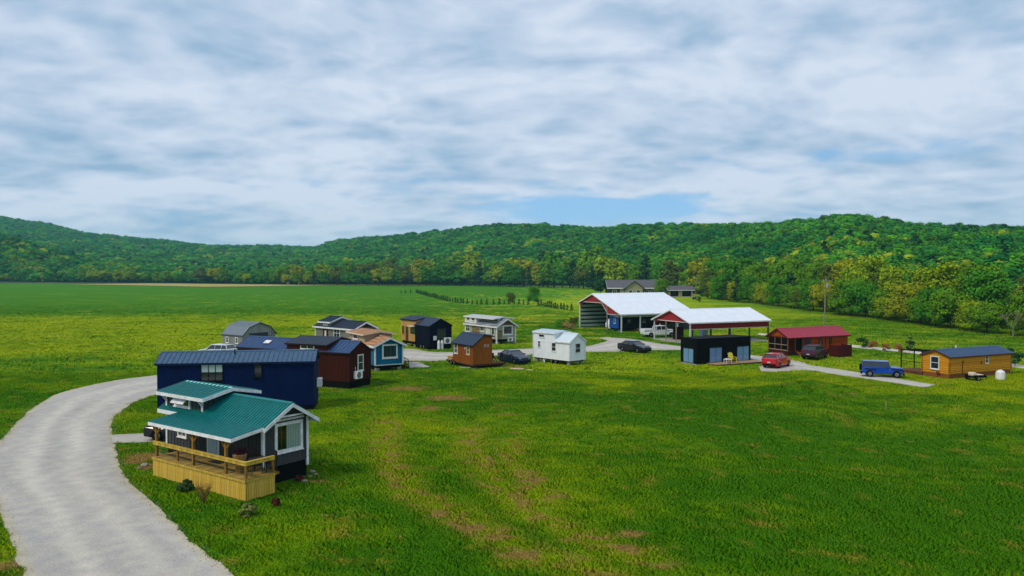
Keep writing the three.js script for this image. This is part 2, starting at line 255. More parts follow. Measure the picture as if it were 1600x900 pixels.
function sheet(name, label, pts, y, mat, cat) {
  const p = []; pts.forEach((q, i) => { const r = pts[(i + 1) % pts.length]; for (let k = 0; k < 12; k++) p.push(rough([lerp(q[0], r[0], k / 12), lerp(q[1], r[1], k / 12)], 4)); });
  const g = new THREE.ShapeGeometry(new THREE.Shape(p.map(q => new THREE.Vector2(q[0], -q[1])))); g.rotateX(-Math.PI / 2); g.translate(0, y, 0);
  const m = new THREE.Mesh(boxUV(g), mat); m.name = uniq(name); m.receiveShadow = true; scene.add(m); tag(m, label, cat, null, 'structure'); return m;
}
sheet('straw_field', 'pale cut straw field before the far trees', [[105, 444.6], [200, 446.0], [320, 448.6], [420, 447.6], [520, 446], [690, 446.2], [690, 445], [520, 443.8], [430, 443.2], [320, 442.6], [230, 443.2]].map(p => G(...p)), 0.25, M(0xd6c588, 1, { map: scaled(T.grass, 0.01) }), 'field');

// ---------------------------------------------------------------- wooded hills
const tab = (t, x) => { if (x <= t[0][0]) return t[0][1]; for (let i = 1; i < t.length; i++) if (x <= t[i][0]) { const u = (x - t[i - 1][0]) / (t[i][0] - t[i - 1][0]), s = u * u * (3 - 2 * u) * 0.5 + u * 0.5; return lerp(t[i - 1][1], t[i][1], s); } return t[t.length - 1][1]; };
const SKY = [[-600, 325], [0, 341], [60, 350], [150, 369], [250, 377], [330, 386], [440, 387], [490, 389], [530, 378], [600, 373], [650, 368], [700, 362], [770, 353], [850, 352], [930, 356], [1000, 351], [1100, 349], [1200, 348], [1265, 340], [1320, 330], [1375, 339], [1450, 346], [1600, 349], [2200, 350]];
const RIDGE = [[-600, 2000], [300, 1950], [490, 1800], [560, 1500], [770, 1150], [900, 1000], [1000, 850], [1150, 700], [1320, 560], [1600, 470], [2200, 420]];
const FOOT = [[-600, 720], [0, 740], [200, 720], [450, 640], [700, 620], [900, 560], [1000, 430], [1100, 370]];
const footAt = (px) => px > 1100 ? Math.max(96, 88 / ((px - 800) / F) + 14) : tab(FOOT, px);
function hillH(x, z) {
  const d = -z, px = 800 + F * x / d, f = footAt(px), R = tab(RIDGE, px), e = (425 - tab(SKY, px)) / F;
  const top = EYE + e * R - 9, s = (d - f) / (R - f);
  if (s < -0.02) return -3;
  let h = top * (s < 1 ? Math.pow(sm(-0.05, 1.35, s) / sm(-0.05, 1.35, 1), 0.9) : Math.max(0, 1 - 0.35 * (s - 1)));
  h *= 1 + 0.16 * fbm(x * 0.006, z * 0.006, 3, 5) * sm(0, 0.3, s) * (1 - sm(0.75, 1, s));
  h = Math.max(h, 48 * Math.exp(-(((x + 620) / 135) ** 2) - (((d - 860) / 95) ** 2)) * sm(0, 0.03, s));
  return Math.max(h, s < 0 ? -3 : -3 + 3 * sm(0, 0.04, s));
}
{
  const P = [], C = [], U = [], I = [], nt = 150, nd = 130;
  for (let j = 0; j <= nd; j++) for (let i = 0; i <= nt; i++) {
    const t = -1.25 + 2.5 * i / nt, d = 95 * Math.pow(2700 / 95, j / nd), x = t * d, z = -d;
    P.push(x, hillH(x, z), z); U.push(x, z);
    const k = 0.5 + fbm(x * 0.02, z * 0.02, 3, 8); C.push(lerp(0.020, 0.045, k), lerp(0.04, 0.075, k), 0.012);
    if (j < nd && i < nt) { const q = j * (nt + 1) + i; I.push(q, q + 1, q + nt + 1, q + 1, q + nt + 2, q + nt + 1); }
  }
  const g = new THREE.BufferGeometry(); g.setAttribute('position', new THREE.Float32BufferAttribute(P, 3)); g.setAttribute('color', new THREE.Float32BufferAttribute(C, 3)); g.setAttribute('uv', new THREE.Float32BufferAttribute(U, 2)); g.setIndex(I); g.computeVertexNormals();
  const m = new THREE.Mesh(g, new THREE.MeshStandardMaterial({ vertexColors: true, roughness: 1, map: scaled(T.grass, 0.05) }));
  m.name = 'hills'; m.receiveShadow = true; scene.add(m); tag(m, 'wooded hills rising behind the fields', 'hills', null, 'structure');
}

// ---------------------------------------------------------------- trees
function crownGeo(o) { // leaf sprays spread through uneven lobes
  const { n, size, lobes, rx, ry, base, core, conic } = o, P = [], N = [], C = [], I = [];
  const L = [];
  for (let i = 0; i < lobes; i++) {
    const a = i * 2.4 + rr(-0.5, 0.5), h = conic ? (i + 0.5) / lobes : rr(0.12, 0.92);
    const w = conic ? (1 - h) * 0.62 + 0.06 : Math.sqrt(clamp(1 - ((h - 0.42) / 0.62) ** 2)) * rr(0.45, 0.72);
    L.push([Math.cos(a) * w * rx, base + h * ry, Math.sin(a) * w * rx, (conic ? 0.22 + 0.3 * (1 - h) : rr(0.34, 0.52)) * rx]);
  }
  if (!conic) L.push([0, base + ry * 0.55, 0, 0.55 * rx]);
  const sprayTone = L.map(() => rr(0.8, 1.2)); // leaf colour of each limb, drawn at random
  const v = new THREE.Vector3(), u = new THREE.Vector3(), w = new THREE.Vector3(), q = new THREE.Vector3();
  for (let i = 0; i < n; i++) {
    const li = Math.floor(rnd() * L.length), l = L[li];
    v.set(rr(-1, 1), rr(-1, 1), rr(-1, 1)).normalize(); if (v.y < -0.3) v.y *= -0.6;
    const loose = !conic && rnd() < 0.25, r = loose ? rx * Math.pow(rnd(), 0.4) : l[3] * Math.pow(rnd(), 0.36) * rr(0.75, 1.25), cx = (loose ? 0 : l[0]) + v.x * r, cy = loose ? base + ry * 0.45 + v.y * r * 0.5 * ry / rx : l[1] + v.y * r * (conic ? 0.7 : 0.85), cz = (loose ? 0 : l[2]) + v.z * r;
    q.set(v.x + rr(-0.8, 0.8), v.y + rr(-0.5, 0.9), v.z + rr(-0.8, 0.8)).normalize();
    u.set(rr(-1, 1), rr(-1, 1), rr(-1, 1)).cross(q).normalize(); w.crossVectors(q, u);
    const s = size * rr(0.55, 1.25), k = P.length / 3, tone = sprayTone[li] * rr(0.72, 1.28), wr = rr(0.9, 1.12);
    for (const [a, b] of [[-1, -0.2], [0.1, -0.9], [1, 0.25], [-0.15, 0.95]]) { P.push(cx + (u.x * a + w.x * b) * s * 0.5, cy + (u.y * a + w.y * b) * s * 0.5, cz + (u.z * a + w.z * b) * s * 0.5); N.push(q.x, q.y, q.z); C.push(tone * wr, tone, tone * 0.9); }
    I.push(k, k + 1, k + 2, k, k + 2, k + 3);
  }
  if (core) for (const l of L) { // dense inside of each lobe
    const s = new THREE.IcosahedronGeometry(l[3] * core, 1), p = s.attributes.position, k = P.length / 3;
    for (let i = 0; i < p.count; i++) { P.push(l[0] + p.getX(i), l[1] + p.getY(i) * 0.8, l[2] + p.getZ(i)); v.set(p.getX(i), p.getY(i), p.getZ(i)).normalize(); N.push(v.x, v.y, v.z); C.push(1, 1, 0.95); I.push(k + i); }
  }
  const g = new THREE.BufferGeometry(); g.setAttribute('position', new THREE.Float32BufferAttribute(P, 3)); g.setAttribute('normal', new THREE.Float32BufferAttribute(N, 3)); g.setAttribute('color', new THREE.Float32BufferAttribute(C, 3)); g.setIndex(I);
  g.setAttribute('uv', new THREE.BufferAttribute(new Float32Array(P.length / 3 * 2), 2));
  return g;
}
const leaf = (r, g, b) => { const m = new THREE.MeshPhysicalMaterial({ specularIntensity: 0.15, roughness: 0.9, vertexColors: true, side: THREE.DoubleSide }); m.color.setRGB(r, g, b); return m; };
{ // the woods on the hills: thousands of crowns that read as one mass
  const kinds = [
    ['forest', 'mass of mid green broadleaf woodland covering the hills', crownGeo({ n: 620, size: 1.15, lobes: 10, rx: 5, ry: 9, base: 2, core: 0.6 }), leaf(1, 1, 1)],
    ['forest', 'mass of rounder yellow green spring trees scattered through the hill woods', crownGeo({ n: 620, size: 1.1, lobes: 12, rx: 5.4, ry: 8, base: 2, core: 0.7 }), leaf(1, 1, 1)],
    ['forest', 'mass of dark pointed evergreens scattered through the hill woods', crownGeo({ n: 260, size: 1.5, lobes: 9, rx: 4.2, ry: 12, base: 1.5, core: 0.8, conic: true }), leaf(1, 1, 1)]];
  const lists = [[], [], []], cs = [[], [], []];
  const d0 = new THREE.Object3D();
  let d = 100;
  while (d < 2300) {
    const px0 = 800 + F * 0.3, step = clamp(3.2 + d * 0.0040, 4.8, 9);
    for (let x = -0.86 * d; x < 0.86 * d; x += step) {
      const X = x + rr(-0.45, 0.45) * step, Z = -d + rr(-0.45, 0.45) * step, px = 800 + F * X / -Z, f = footAt(px), R = tab(RIDGE, px);
      if (-Z < f + 4 || -Z > R + 25) continue;
      const h = hillH(X, Z); if (h < 0) continue;
      const s = (-Z - f) / (R - f), mx = fbm(X * 0.012, Z * 0.012, 3, 66);
      const pY = 0.30 - 0.42 * s + 0.5 * mx, r = rnd();
      const k = r < pY ? 1 : r > 0.97 - 0.08 * mx + 0.2 * sm(0.75, 0.95, s) ? 2 : 0;
      const sc = step / 7.2 * rr(0.85, 1.3) * (k === 2 ? 0.95 : 1);
      d0.position.set(X, h - 1.2, Z); d0.rotation.y = rnd() * 6.28; d0.scale.set(sc * rr(1.1, 1.5), sc * rr(0.75, 1.1) * (d < 400 ? 1.1 : 0.95), sc * rr(1.1, 1.5)); d0.updateMatrix();
      lists[k].push(d0.matrix.clone());
      const t = rr(0.55, 1.25) * (1 + 0.5 * mx), y = clamp(rnd() * 0.8 + 0.5 * mx + 0.1);  // patchy tone: species, plus sunlit and shaded stretches painted in
      cs[k].push(k === 0 ? [t * lerp(0.010, 0.080, y), t * lerp(0.165, 0.255, y), t * lerp(0.026, 0.003, y)] : k === 1 ? [t * lerp(0.13, 0.25, y), t * lerp(0.27, 0.31, y), t * 0.010] : [t * 0.012, t * 0.075, t * 0.022]);
    }
    d += step * 0.9;
  }
  kinds.forEach(([name, label, g, m], k) => {
    const im = new THREE.InstancedMesh(g, m, lists[k].length);
    lists[k].forEach((q, i) => { im.setMatrixAt(i, q); im.setColorAt(i, new THREE.Color().setRGB(...cs[k][i])); });
    im.name = uniq(name); im.castShadow = im.receiveShadow = true; scene.add(im); tag(im, label, 'woodland', null, 'stuff');
    console.log('forest', k, lists[k].length);
  });
}
// ---------------------------------------------------------------- building pieces
const rad = (d) => d * Math.PI / 180;
const holes = []; // footprints kept free of grass: [x, z, turn, x0, x1, z0, z1]
const local = (t, x, z) => { const c = Math.cos(t.rotation.y), s = Math.sin(t.rotation.y); return [t.position.x + c * x + s * z, t.position.z - s * x + c * z]; };
function foot(t, x0, x1, z0, z1) { holes.push([t.position.x, t.position.z, t.rotation.y, x0, x1, z0, z1]); }
function stretch(top, ov) { // run the roof profile on past both eaves
  const e = (a, b) => { const l = Math.hypot(a[0] - b[0], a[1] - b[1]); return [a[0] + (a[0] - b[0]) / l * ov, a[1] + (a[1] - b[1]) / l * ov]; };
  return [e(top[0], top[1]), ...top.slice(1, -1), e(top[top.length - 1], top[top.length - 2])];
}
const shell = (t, x0, x1, floor, top, mat, name = 'wall') => part(t, name, prism([[top[0][0], floor], ...top, [top[top.length - 1][0], floor]], x0, x1), mat);
function roof(t, x0, x1, top, { ov = 0.25, e0 = 0.25, e1 = 0.25, th = 0.1, mat, rib = 0, trim, trimH = 0.16, eave = true, name = 'roof', caps = true }) {
  const E = stretch(top, ov), r = part(t, name, prism(slab(E, th, th - 0.02), x0 - e0, x1 + e1), mat);
  if (rib) { const l = []; for (let x = x0 - e0 + 0.06; x < x1 + e1 - 0.04; x += rib) l.push(prism(slab(E, 0.03, th + 0.028), x, x + 0.05)); part(r, 'roof_seams', l, mat, null, 'stuff'); }
  if (caps && top.length > 2) for (let i = 1; i < E.length - 1; i++) if (E[i][1] >= E[i - 1][1] && E[i][1] >= E[i + 1][1]) part(r, 'ridge_cap', prism([[E[i][0] + 0.14, E[i][1] + th - 0.05], [E[i][0], E[i][1] + th + 0.03], [E[i][0] - 0.14, E[i][1] + th - 0.05]], x0 - e0 - 0.01, x1 + e1 + 0.01), mat);
  if (trim) {
    part(r, 'rake_trim', prism(slab(E, trimH, th - 0.03), x1 + e1, x1 + e1 + 0.035), trim);
    part(r, 'rake_trim', prism(slab(E, trimH, th - 0.03), x0 - e0 - 0.035, x0 - e0), trim);
    if (eave) for (const [z, y, s] of [[E[0][0], E[0][1], 1], [E[E.length - 1][0], E[E.length - 1][1], -1]]) part(r, 'fascia', box(x0 - e0, x1 + e1, y - trimH + th - 0.04, y + th - 0.035, z, z + 0.03 * s), trim);
  }
  return r;
}
const FACE = { F: 0, R: Math.PI / 2, L: -Math.PI / 2, B: Math.PI };
function onFace(m, face, u, y, off) { m.rotation.y = FACE[face]; if (face === 'F' || face === 'B') m.position.set(u, y, off); else m.position.set(off, y, u); return m; }
function win(t, face, off, u, y, w, h, o = {}) { // a framed window standing a little proud of the wall; u along the wall, y its middle
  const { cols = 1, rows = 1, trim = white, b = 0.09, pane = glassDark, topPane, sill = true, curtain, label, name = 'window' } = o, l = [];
  const W = w / 2, H = h / 2, d = 0.055;
  l.push(box(-W, W, H - b, H, -0.02, d), box(-W, W, -H, -H + b, -0.02, d), box(-W, -W + b, -H + b, H - b, -0.02, d - 0.004), box(W - b, W, -H + b, H - b, -0.02, d - 0.004));
  const iw = (w - 2 * b) / cols, ih = (h - 2 * b) / rows, mm = 0.022;
  for (let i = 1; i < cols; i++) l.push(box(-W + b + iw * i - mm, -W + b + iw * i + mm, -H + b, H - b, -0.02, d - 0.012));
  for (let j = 1; j < rows; j++) l.push(box(-W + b, W - b, -H + b + ih * j - mm, -H + b + ih * j + mm, -0.02, d - 0.016));
  if (sill) l.push(box(-W - 0.04, W + 0.04, -H - 0.05, -H, -0.02, d + 0.03));
  const m = onFace(part(t, name, l, trim, label), face, u, y, off);
  for (let i = 0; i < cols; i++) for (let j = 0; j < rows; j++) {
    const x = -W + b + iw * (i + 0.5), yy = -H + b + ih * (j + 0.5);
    if (curtain) {
      const c = []; for (let k = 0; k < curtain.n; k++) { const q = x - iw / 2 + iw * (curtain.from + (curtain.to - curtain.from) * (k + 0.5) / curtain.n); c.push(rod([q, yy - ih / 2, 0.012], [q, yy + ih / 2, 0.012], iw * (curtain.to - curtain.from) / curtain.n * 0.47, undefined, 9)); }
      for (const g of c) g.scale(1, 1, 0.42).translate(0, 0, 0.004);
      part(m, 'curtain', c, curtain.mat);
      part(m, 'pane', box(x - iw / 2, x + iw / 2, yy - ih / 2, yy + ih / 2, 0.030, 0.032), clear);
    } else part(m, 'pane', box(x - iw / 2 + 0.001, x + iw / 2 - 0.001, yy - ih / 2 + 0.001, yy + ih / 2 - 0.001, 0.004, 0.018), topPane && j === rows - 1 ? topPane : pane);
  }
  return m;
}
function door(t, face, off, u, y0, w, h, mat, trim = white, glass) {
  const m = onFace(part(t, 'door', [box(-w / 2, w / 2, 0, h, -0.02, 0.04), box(-w / 2 + 0.12, w / 2 - 0.12, 0.15, h * 0.42, 0.04, 0.055)], mat), face, u, y0, off);
  part(m, 'door_frame', [box(-w / 2 - 0.1, -w / 2, 0, h + 0.1, -0.02, 0.06), box(w / 2, w / 2 + 0.1, 0, h + 0.1, -0.02, 0.06), box(-w / 2, w / 2, h, h + 0.1, -0.02, 0.058)], trim);
  part(m, 'handle', rod([w / 2 - 0.1, h * 0.48, 0.04], [w / 2 - 0.1, h * 0.48, 0.1], 0.03), steel);
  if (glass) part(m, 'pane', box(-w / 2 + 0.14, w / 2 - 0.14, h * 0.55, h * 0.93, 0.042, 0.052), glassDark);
  return m;
}
function cornerBoards(t, list, mat, w = 0.12) { for (const [x, z, y0, y1] of list) part(t, 'corner_board', box(x - w / 2, x + w / 2, y0, y1, z - w / 2, z + w / 2), mat); }
function acUnit(t, face, off, u, y, w = 0.85, h = 0.62) {
  const m = onFace(part(t, 'air_conditioner', rbox(-w / 2, w / 2, 0, h, 0.06, 0.42, 0.03), white), face, u, y, off);
  const f = new THREE.CylinderGeometry(h * 0.4, h * 0.4, 0.02, 20); f.rotateX(Math.PI / 2); f.translate(-w * 0.12, h / 2, 0.428);
  const fan = part(m, 'fan_grille', f, M(0x3a3d40, 0.6));
  const l = []; for (let k = 1; k < 4; k++) { const r = new THREE.TorusGeometry(h * 0.1 * k, 0.008, 4, 18); r.translate(-w * 0.12, h / 2, 0.442); l.push(r); } part(fan, 'fan_guard', l, offwhite);
  part(m, 'bracket', [box(-w * 0.35, -w * 0.35 + 0.04, -0.06, 0, -0.01, 0.4), box(w * 0.35, w * 0.35 + 0.04, -0.06, 0, -0.01, 0.4)], steel);
  return m;
}
function battens(t, face, off, u0, u1, y0, yTop, step, mat, w = 0.04) { // upright battens over the joints of board siding
  const l = []; for (let u = u0 + step / 2; u < u1; u += step) l.push(box(u - w / 2, u + w / 2, y0, yTop(u) - 0.03, 0, 0.018));
  if (face === 'F') { for (const g of l) g.translate(0, 0, off); } else { const s = face === 'R' ? 1 : -1; for (const g of l) { g.rotateY(s * Math.PI / 2); if (s > 0) g.scale(1, 1, -1); g.translate(off, 0, 0); g.computeVertexNormals(); } }
  return part(t, 'siding_battens', l, mat, null, 'stuff');
}
const roofLine = (top) => (z) => { for (let i = 1; i < top.length; i++) if (z <= top[i - 1][0] && z >= top[i][0]) return lerp(top[i - 1][1], top[i][1], (top[i - 1][0] - z) / (top[i - 1][0] - top[i][0])); return top[0][1]; };
function piers(t, list, h, s = 0.4) { for (const [x, z] of list) part(t, 'pier', box(x - s / 2, x + s / 2, 0, h, z - s / 2, z + s / 2), block); }
function trailerWheels(t, xs, zs, r = 0.34) { for (const z of zs) for (const x of xs) { const w = new THREE.CylinderGeometry(r, r, 0.22, 18); w.rotateX(Math.PI / 2); w.translate(x, r, z); const m = part(t, 'wheel', w, rubber); const k = new THREE.CylinderGeometry(r * 0.58, r * 0.58, 0.24, 14); k.rotateX(Math.PI / 2); k.translate(x, r, z); part(m, 'rim', k, steel); } }
const gable = (W, eave, ridge, rz = W / 2) => [[0, eave], [-rz, ridge], [-W, eave]];

// ---------------------------------------------------------------- cottage with teal roof and yellow deck
{
  const t = thing('teal_roof_cottage', 'grey cottage with teal metal roof and yellow wooden deck beside the gravel bend', 'cottage', -12.15, -37.32, rad(-35.5));
  const W = 2.72, x0 = -8.5, top = gable(W, 3.12, 3.94), grey = M(0x474c50, 0.85, { map: bo1 }), teal = metalRoof(0x0d7a7a, 0.42);
  foot(t, x0, 0, -W, 0); foot(t, -6.45, 1.4, -0.1, 2.05);
  { // the gable room is hollow, with a real opening for its window
    const g = new THREE.Shape([[0, 0.85], ...top, [-W, 0.85]].map(([z, y]) => new THREE.Vector2(-z, y))); g.holes.push(new THREE.Path([[0.78, 1.55], [2.3, 1.55], [2.3, 2.9], [0.78, 2.9]].map(p => new THREE.Vector2(...p))));
    const e = new THREE.ExtrudeGeometry(g, { depth: 0.12, bevelEnabled: false }); e.rotateY(Math.PI / 2); e.translate(-0.12, 0, 0);
    part(t, 'wall', [prism([[0, 0.85], ...top, [-W, 0.85]], x0, -2.4), box(-2.4, -0.12, 0.85, 3.1, -0.1, 0), box(-2.4, -0.12, 0.85, 3.1, -W, -W + 0.1), box(-2.4, -0.12, 0.85, 0.95, -W + 0.1, -0.1), e], grey);
  }
  part(t, 'skirting', box(x0 + 0.04, -0.04, -0.02, 0.85, -W + 0.04, -0.04), darkSkirt);
  battens(t, 'F', 0, x0, 0, 0.85, () => 3.0, 0.3, grey); battens(t, 'R', 0, -W, 0, 1.45, roofLine(top), 0.3, grey);
  { const q = []; for (let y = 0.86; y < 1.4; y += 0.13) q.push(box(0.001, 0.014, y, y + 0.115, -W + 0.06, -0.06)); part(t, 'lap_siding', q, grey, null, 'stuff'); }
  roof(t, x0, 0, top, { ov: 0.36, e0: 0.35, e1: 0.55, th: 0.07, mat: teal, rib: 0.23, trim: white, trimH: 0.2 });
  // raised loft
  const lx1 = -5.0, lt = [[0, 3.98], [-W / 2, 4.26], [-W, 3.98]];
  const loft = shell(t, x0 + 0.005, lx1, 2.7, lt.map(([z, y]) => [clamp(z, -W + 0.01, 0.012 - 0), y]), grey, 'loft_wall');
  battens(t, 'F', 0.012, x0, lx1, 3.05, () => 3.95, 0.3, grey);
  const lr = roof(t, x0, lx1, lt, { ov: 0.42, e0: 0.3, e1: 0.62, th: 0.08, mat: teal, rib: 0.36, trim: white, trimH: 0.17, name: 'loft_roof', caps: false });
  part(lr, 'ridge_cap', prism([[-W / 2 + 0.12, 4.30], [-W / 2, 4.36], [-W / 2 - 0.12, 4.30]], x0 - 0.3, lx1 + 0.62), M(0x7fc9c6, 0.4, { map: g05 }), 'pale ridge cap');
  for (const x of [x0 + 0.05, lx1 - 0.06]) {
    part(t, 'corner_board', box(x - 0.07, x + 0.07, 3.1, 3.96, 0.013, 0.05), white);
    part(t, 'roof_bracket', [bar([x, 3.45, 0.06], [x, 3.85, 0.36], 0.05, 0.07)], white);
  }
  const aw = win(t, 'F', 0.014, -6.92, 3.52, 1.5, 0.6, { b: 0.1 });
  part(aw, 'awning_sash', (() => { const l = [box(-0.6, 0.6, -0.03, 0.03, 0, 0.04), box(-0.6, 0.6, -0.4, -0.34, 0, 0.04), box(-0.6, -0.54, -0.36, 0, 0, 0.04), box(0.54, 0.6, -0.36, 0, 0, 0.04), box(-0.55, 0.55, -0.36, 0, 0.012, 0.022)]; for (const g of l) { g.rotateX(-0.75); g.translate(0, 0.2, 0.07); } return l; })(), white, 'white sash swung open');
  // gable end
  win(t, 'R', 0, -1.53, 2.22, 1.72, 1.5, { b: 0.15, sill: true, curtain: { n: 8, from: 0.4, to: 1, mat: M(0x93a8a0, 0.9) }, label: 'big white framed window with pale curtain' });
  part(t, 'gable_truss', [box(0.02, 0.06, 3.06, 3.16, -W + 0.25, -0.25), box(0.3, 0.42, 3.3, 3.37, -W / 2 - 0.75, -W / 2 + 0.75)], white);
  cornerBoards(t, [[-0.03, -0.02, 0.85, 3.08], [-0.03, -W + 0.02, 0.55, 3.08], [x0 + 0.04, -0.02, 0.85, 3.08]], white, 0.14);
  part(t, 'trim_board', box(-0.05, 0.03, 1.38, 1.45, -W + 0.1, -0.1), blackP);
  door(t, 'F', 0, -4.1, 1.06, 0.86, 1.78, painted(0xa9c4cf, 0.5), white, true);
  win(t, 'F', 0, -6.95, 1.95, 0.85, 0.75, { cols: 2 });
  part(t, 'wall_lamp', rbox(-3.4, -3.28, 2.2, 2.42, 0, 0.1, 0.02), blackP);
  // deck
  const dx0 = -6.43, dx1 = 1.37, zf = 2.0;
  const dk = part(t, 'deck', box(dx0 + 0.05, dx1 - 0.05, 0.86, 0.98, 0.06, zf - 0.05), pineDark);
  const bm = [wood(0xf0cd58), wood(0xe6c34e), wood(0xf5d566), wood(0xe9c95e)], dm = [wood(0xb39a55), wood(0xa98f4c), wood(0xbda660)];
  { const gb = box(0, 0.135, 0.02, 0.93, 0, 0.025); boxUV(gb); let k = 0;
    for (let x = dx0; x < dx1 - 0.1; x += 0.142) { const m = part(dk, 'skirt_board', gb, bm[(k * 7 + (k >> 2)) % 4]); m.position.set(x, rr(-0.012, 0.012), zf - 0.045 + rr(-0.004, 0.004)); k++; }
    for (let z = 0.36; z < zf - 0.14; z += 0.142) { const m = part(dk, 'skirt_board', gb, bm[(k * 5 + (k >> 1)) % 4]); m.position.set(dx1 - 0.03, rr(-0.012, 0.012), z + 0.136); m.rotation.y = Math.PI / 2; k++; }
    const gd = box(0, 0.138, 0.982, 1.012, 0.02, zf + 0.03); k = 0;
    for (let x = dx0 + 0.01; x < dx1 - 0.1; x += 0.145) { const m = part(dk, 'deck_board', gd, dm[(k * 5 + (k >> 1)) % 3]); m.position.x = x; m.position.y = rr(-0.003, 0.003); if (x > -0.05) { m.scale.z = 0.82; m.position.z = 0.365; } k++; } }
  part(dk, 'rim_board', [box(dx0 - 0.02, dx1 + 0.03, 0.86, 0.975, zf, zf + 0.035), box(dx1 + 0.0, dx1 + 0.035, 0.86, 0.975, 0.36, zf - 0.002)], pine);
  const rail = part(t, 'railing', [box(dx0, dx1 + 0.03, 1.76, 1.80, zf - 0.14, zf + 0.02), box(dx0, dx1 + 0.03, 1.62, 1.755, zf - 0.05, zf - 0.01), box(dx1 - 0.13, dx1 + 0.03, 1.762, 1.802, 0.36, zf - 0.142), box(dx1 - 0.02, dx1 + 0.02, 1.62, 1.757, 0.36, zf - 0.06)], pine);
  for (const [x, z] of [[dx1 - 0.06, zf - 0.1], [dx1 - 0.06, 0.42], [-4.42, 0.4 + 1.5 - 0.1]]) part(rail, 'railing_post', box(x - 0.045, x + 0.045, 1.01, 1.76, z - 0.045, z + 0.045), pineDark);
  part(rail, 'railing_wires', [1.2, 1.36, 1.52].map(y => rod([dx0 + 0.1, y, zf - 0.08], [dx1 - 0.06, y, zf - 0.08], 0.004, 0.004, 4)), steel);
  // porch roof
  const pr = part(t, 'porch_roof', prism(slab([[2.06, 2.74], [0.3, 2.98]], 0.06, 0.06), -6.65, 0.42), teal);
  { const l = []; for (let x = -6.6; x < 0.4; x += 0.23) l.push(prism(slab([[2.06, 2.74], [0.3, 2.98]], 0.03, 0.085), x, x + 0.035)); part(pr, 'roof_seams', l, teal, null, 'stuff'); }
  part(pr, 'fascia', [box(-6.65, 0.42, 2.60, 2.76, 2.06, 2.09)], white); part(pr, 'rake_trim', prism(slab([[2.09, 2.735], [0.3, 2.98]], 0.16, 0.03), 0.42, 0.45), white); part(pr, 'rake_trim', prism(slab([[2.09, 2.735], [0.3, 2.98]], 0.16, 0.03), -6.68, -6.65), white);
  part(pr, 'beam', box(-6.5, 0.3, 2.52, 2.66, 1.82, 1.92), pineDark);
  for (const x of [-6.24, -2.96, -0.28]) { const p = part(t, 'porch_post', box(x - 0.06, x + 0.06, 1.01, 2.52, 1.80, 1.92), pineDark); part(p, 'brace', [bar([x, 2.16, 1.86], [x - 0.33, 2.5, 1.86], 0.07), bar([x, 2.16, 1.86], [x + 0.33, 2.5, 1.86], 0.07)], pineDark); }
  part(t, 'steps', [box(dx0 - 0.35, dx0, 0.5, 0.56, 0.4, 1.6), box(dx0 - 0.7, dx0 - 0.35, 0.22, 0.28, 0.4, 1.6), box(dx0 - 0.7, dx0, -0.02, 0.22, 0.45, 0.5), box(dx0 - 0.35, dx0, 0.22, 0.5, 0.45, 0.5), box(dx0 - 0.7, dx0, -0.02, 0.22, 1.5, 1.55), box(dx0 - 0.35, dx0, 0.22, 0.5, 1.5, 1.55)], pine);
  // things on the deck
  const at = (x, z) => local(t, x, z);
  { const [X, Z] = at(0.05, 1.35), b = thing('planter_tub', 'round wooden tub with plants standing on the yellow deck', 'planter', X, Z, 0, null, 1.015);
    const st = new THREE.CylinderGeometry(0.19, 0.2, 0.5, 10); st.translate(0, 0.25, 0); part(b, 'stand', st, pineDark);
    const g = new THREE.CylinderGeometry(0.34, 0.27, 0.36, 14); g.translate(0, 0.68, 0); part(b, 'tub', g, wood(0xb08a62)); const l = []; for (let i = 0; i < 60; i++) { const a = rnd() * 6.28, r = rr(0, 0.3); l.push(bar([Math.cos(a) * r * 0.7, 0.84, Math.sin(a) * r * 0.7], [Math.cos(a) * r * 1.3, 0.9 + rr(0.05, 0.25), Math.sin(a) * r * 1.3], 0.05, 0.012)); } part(b, 'plants', l, M(0x4a1f24, 0.9), null, 'stuff'); }
  { const [X, Z] = at(0.85, 0.95), b = thing('patio_table', 'small dark round table on the yellow deck', 'table', X, Z, 0, null, 1.015); const g = new THREE.CylinderGeometry(0.42, 0.42, 0.035, 20); g.translate(0, 0.7, 0); part(b, 'tabletop', g, M(0x30302f, 0.5)); for (let k = 0; k < 4; k++) { const a = k * 1.571 + 0.5; part(b, 'leg', rod([Math.cos(a) * 0.34, 0, Math.sin(a) * 0.34], [Math.cos(a) * 0.22, 0.69, Math.sin(a) * 0.22], 0.018), M(0x30302f, 0.5)); } }
  const chair = (X, Z, turn, label) => { const b = thing('patio_chair', label, 'chair', X, Z, turn, null, 1.015), m = M(0x2b2422, 0.6); part(b, 'seat', rbox(-0.25, 0.25, 0.4, 0.45, -0.25, 0.25, 0.02), m); part(b, 'backrest', [rbox(-0.25, 0.25, 0.45, 0.95, -0.27, -0.22, 0.02)], m); for (const sx of [-0.22, 0.22]) for (const sz of [-0.22, 0.22]) part(b, 'leg', bar([sx, 0, sz * 1.1], [sx, 0.41, sz], 0.035), m); part(b, 'armrest', [box(-0.28, -0.23, 0.62, 0.65, -0.24, 0.22), box(0.23, 0.28, 0.62, 0.65, -0.24, 0.22)], m); };
  chair(...at(0.2, 0.62), rad(60), 'dark patio chair between the tub and the round deck table'); chair(...at(1.0, 0.32), rad(-60), 'dark patio chair at the railing end of the deck table');
  { const [X, Z] = at(-2.6, 0.75), b = part(scene, uniq('doormat'), rbox(-0.45, 0.45, 0, 0.02, -0.28, 0.28, 0.008), M(0x2c2c28, 0.95)); b.position.set(X, 1.014, Z); b.rotation.y = t.rotation.y; tag(b, 'dark doormat lying on the yellow deck by the door', 'doormat'); }
}

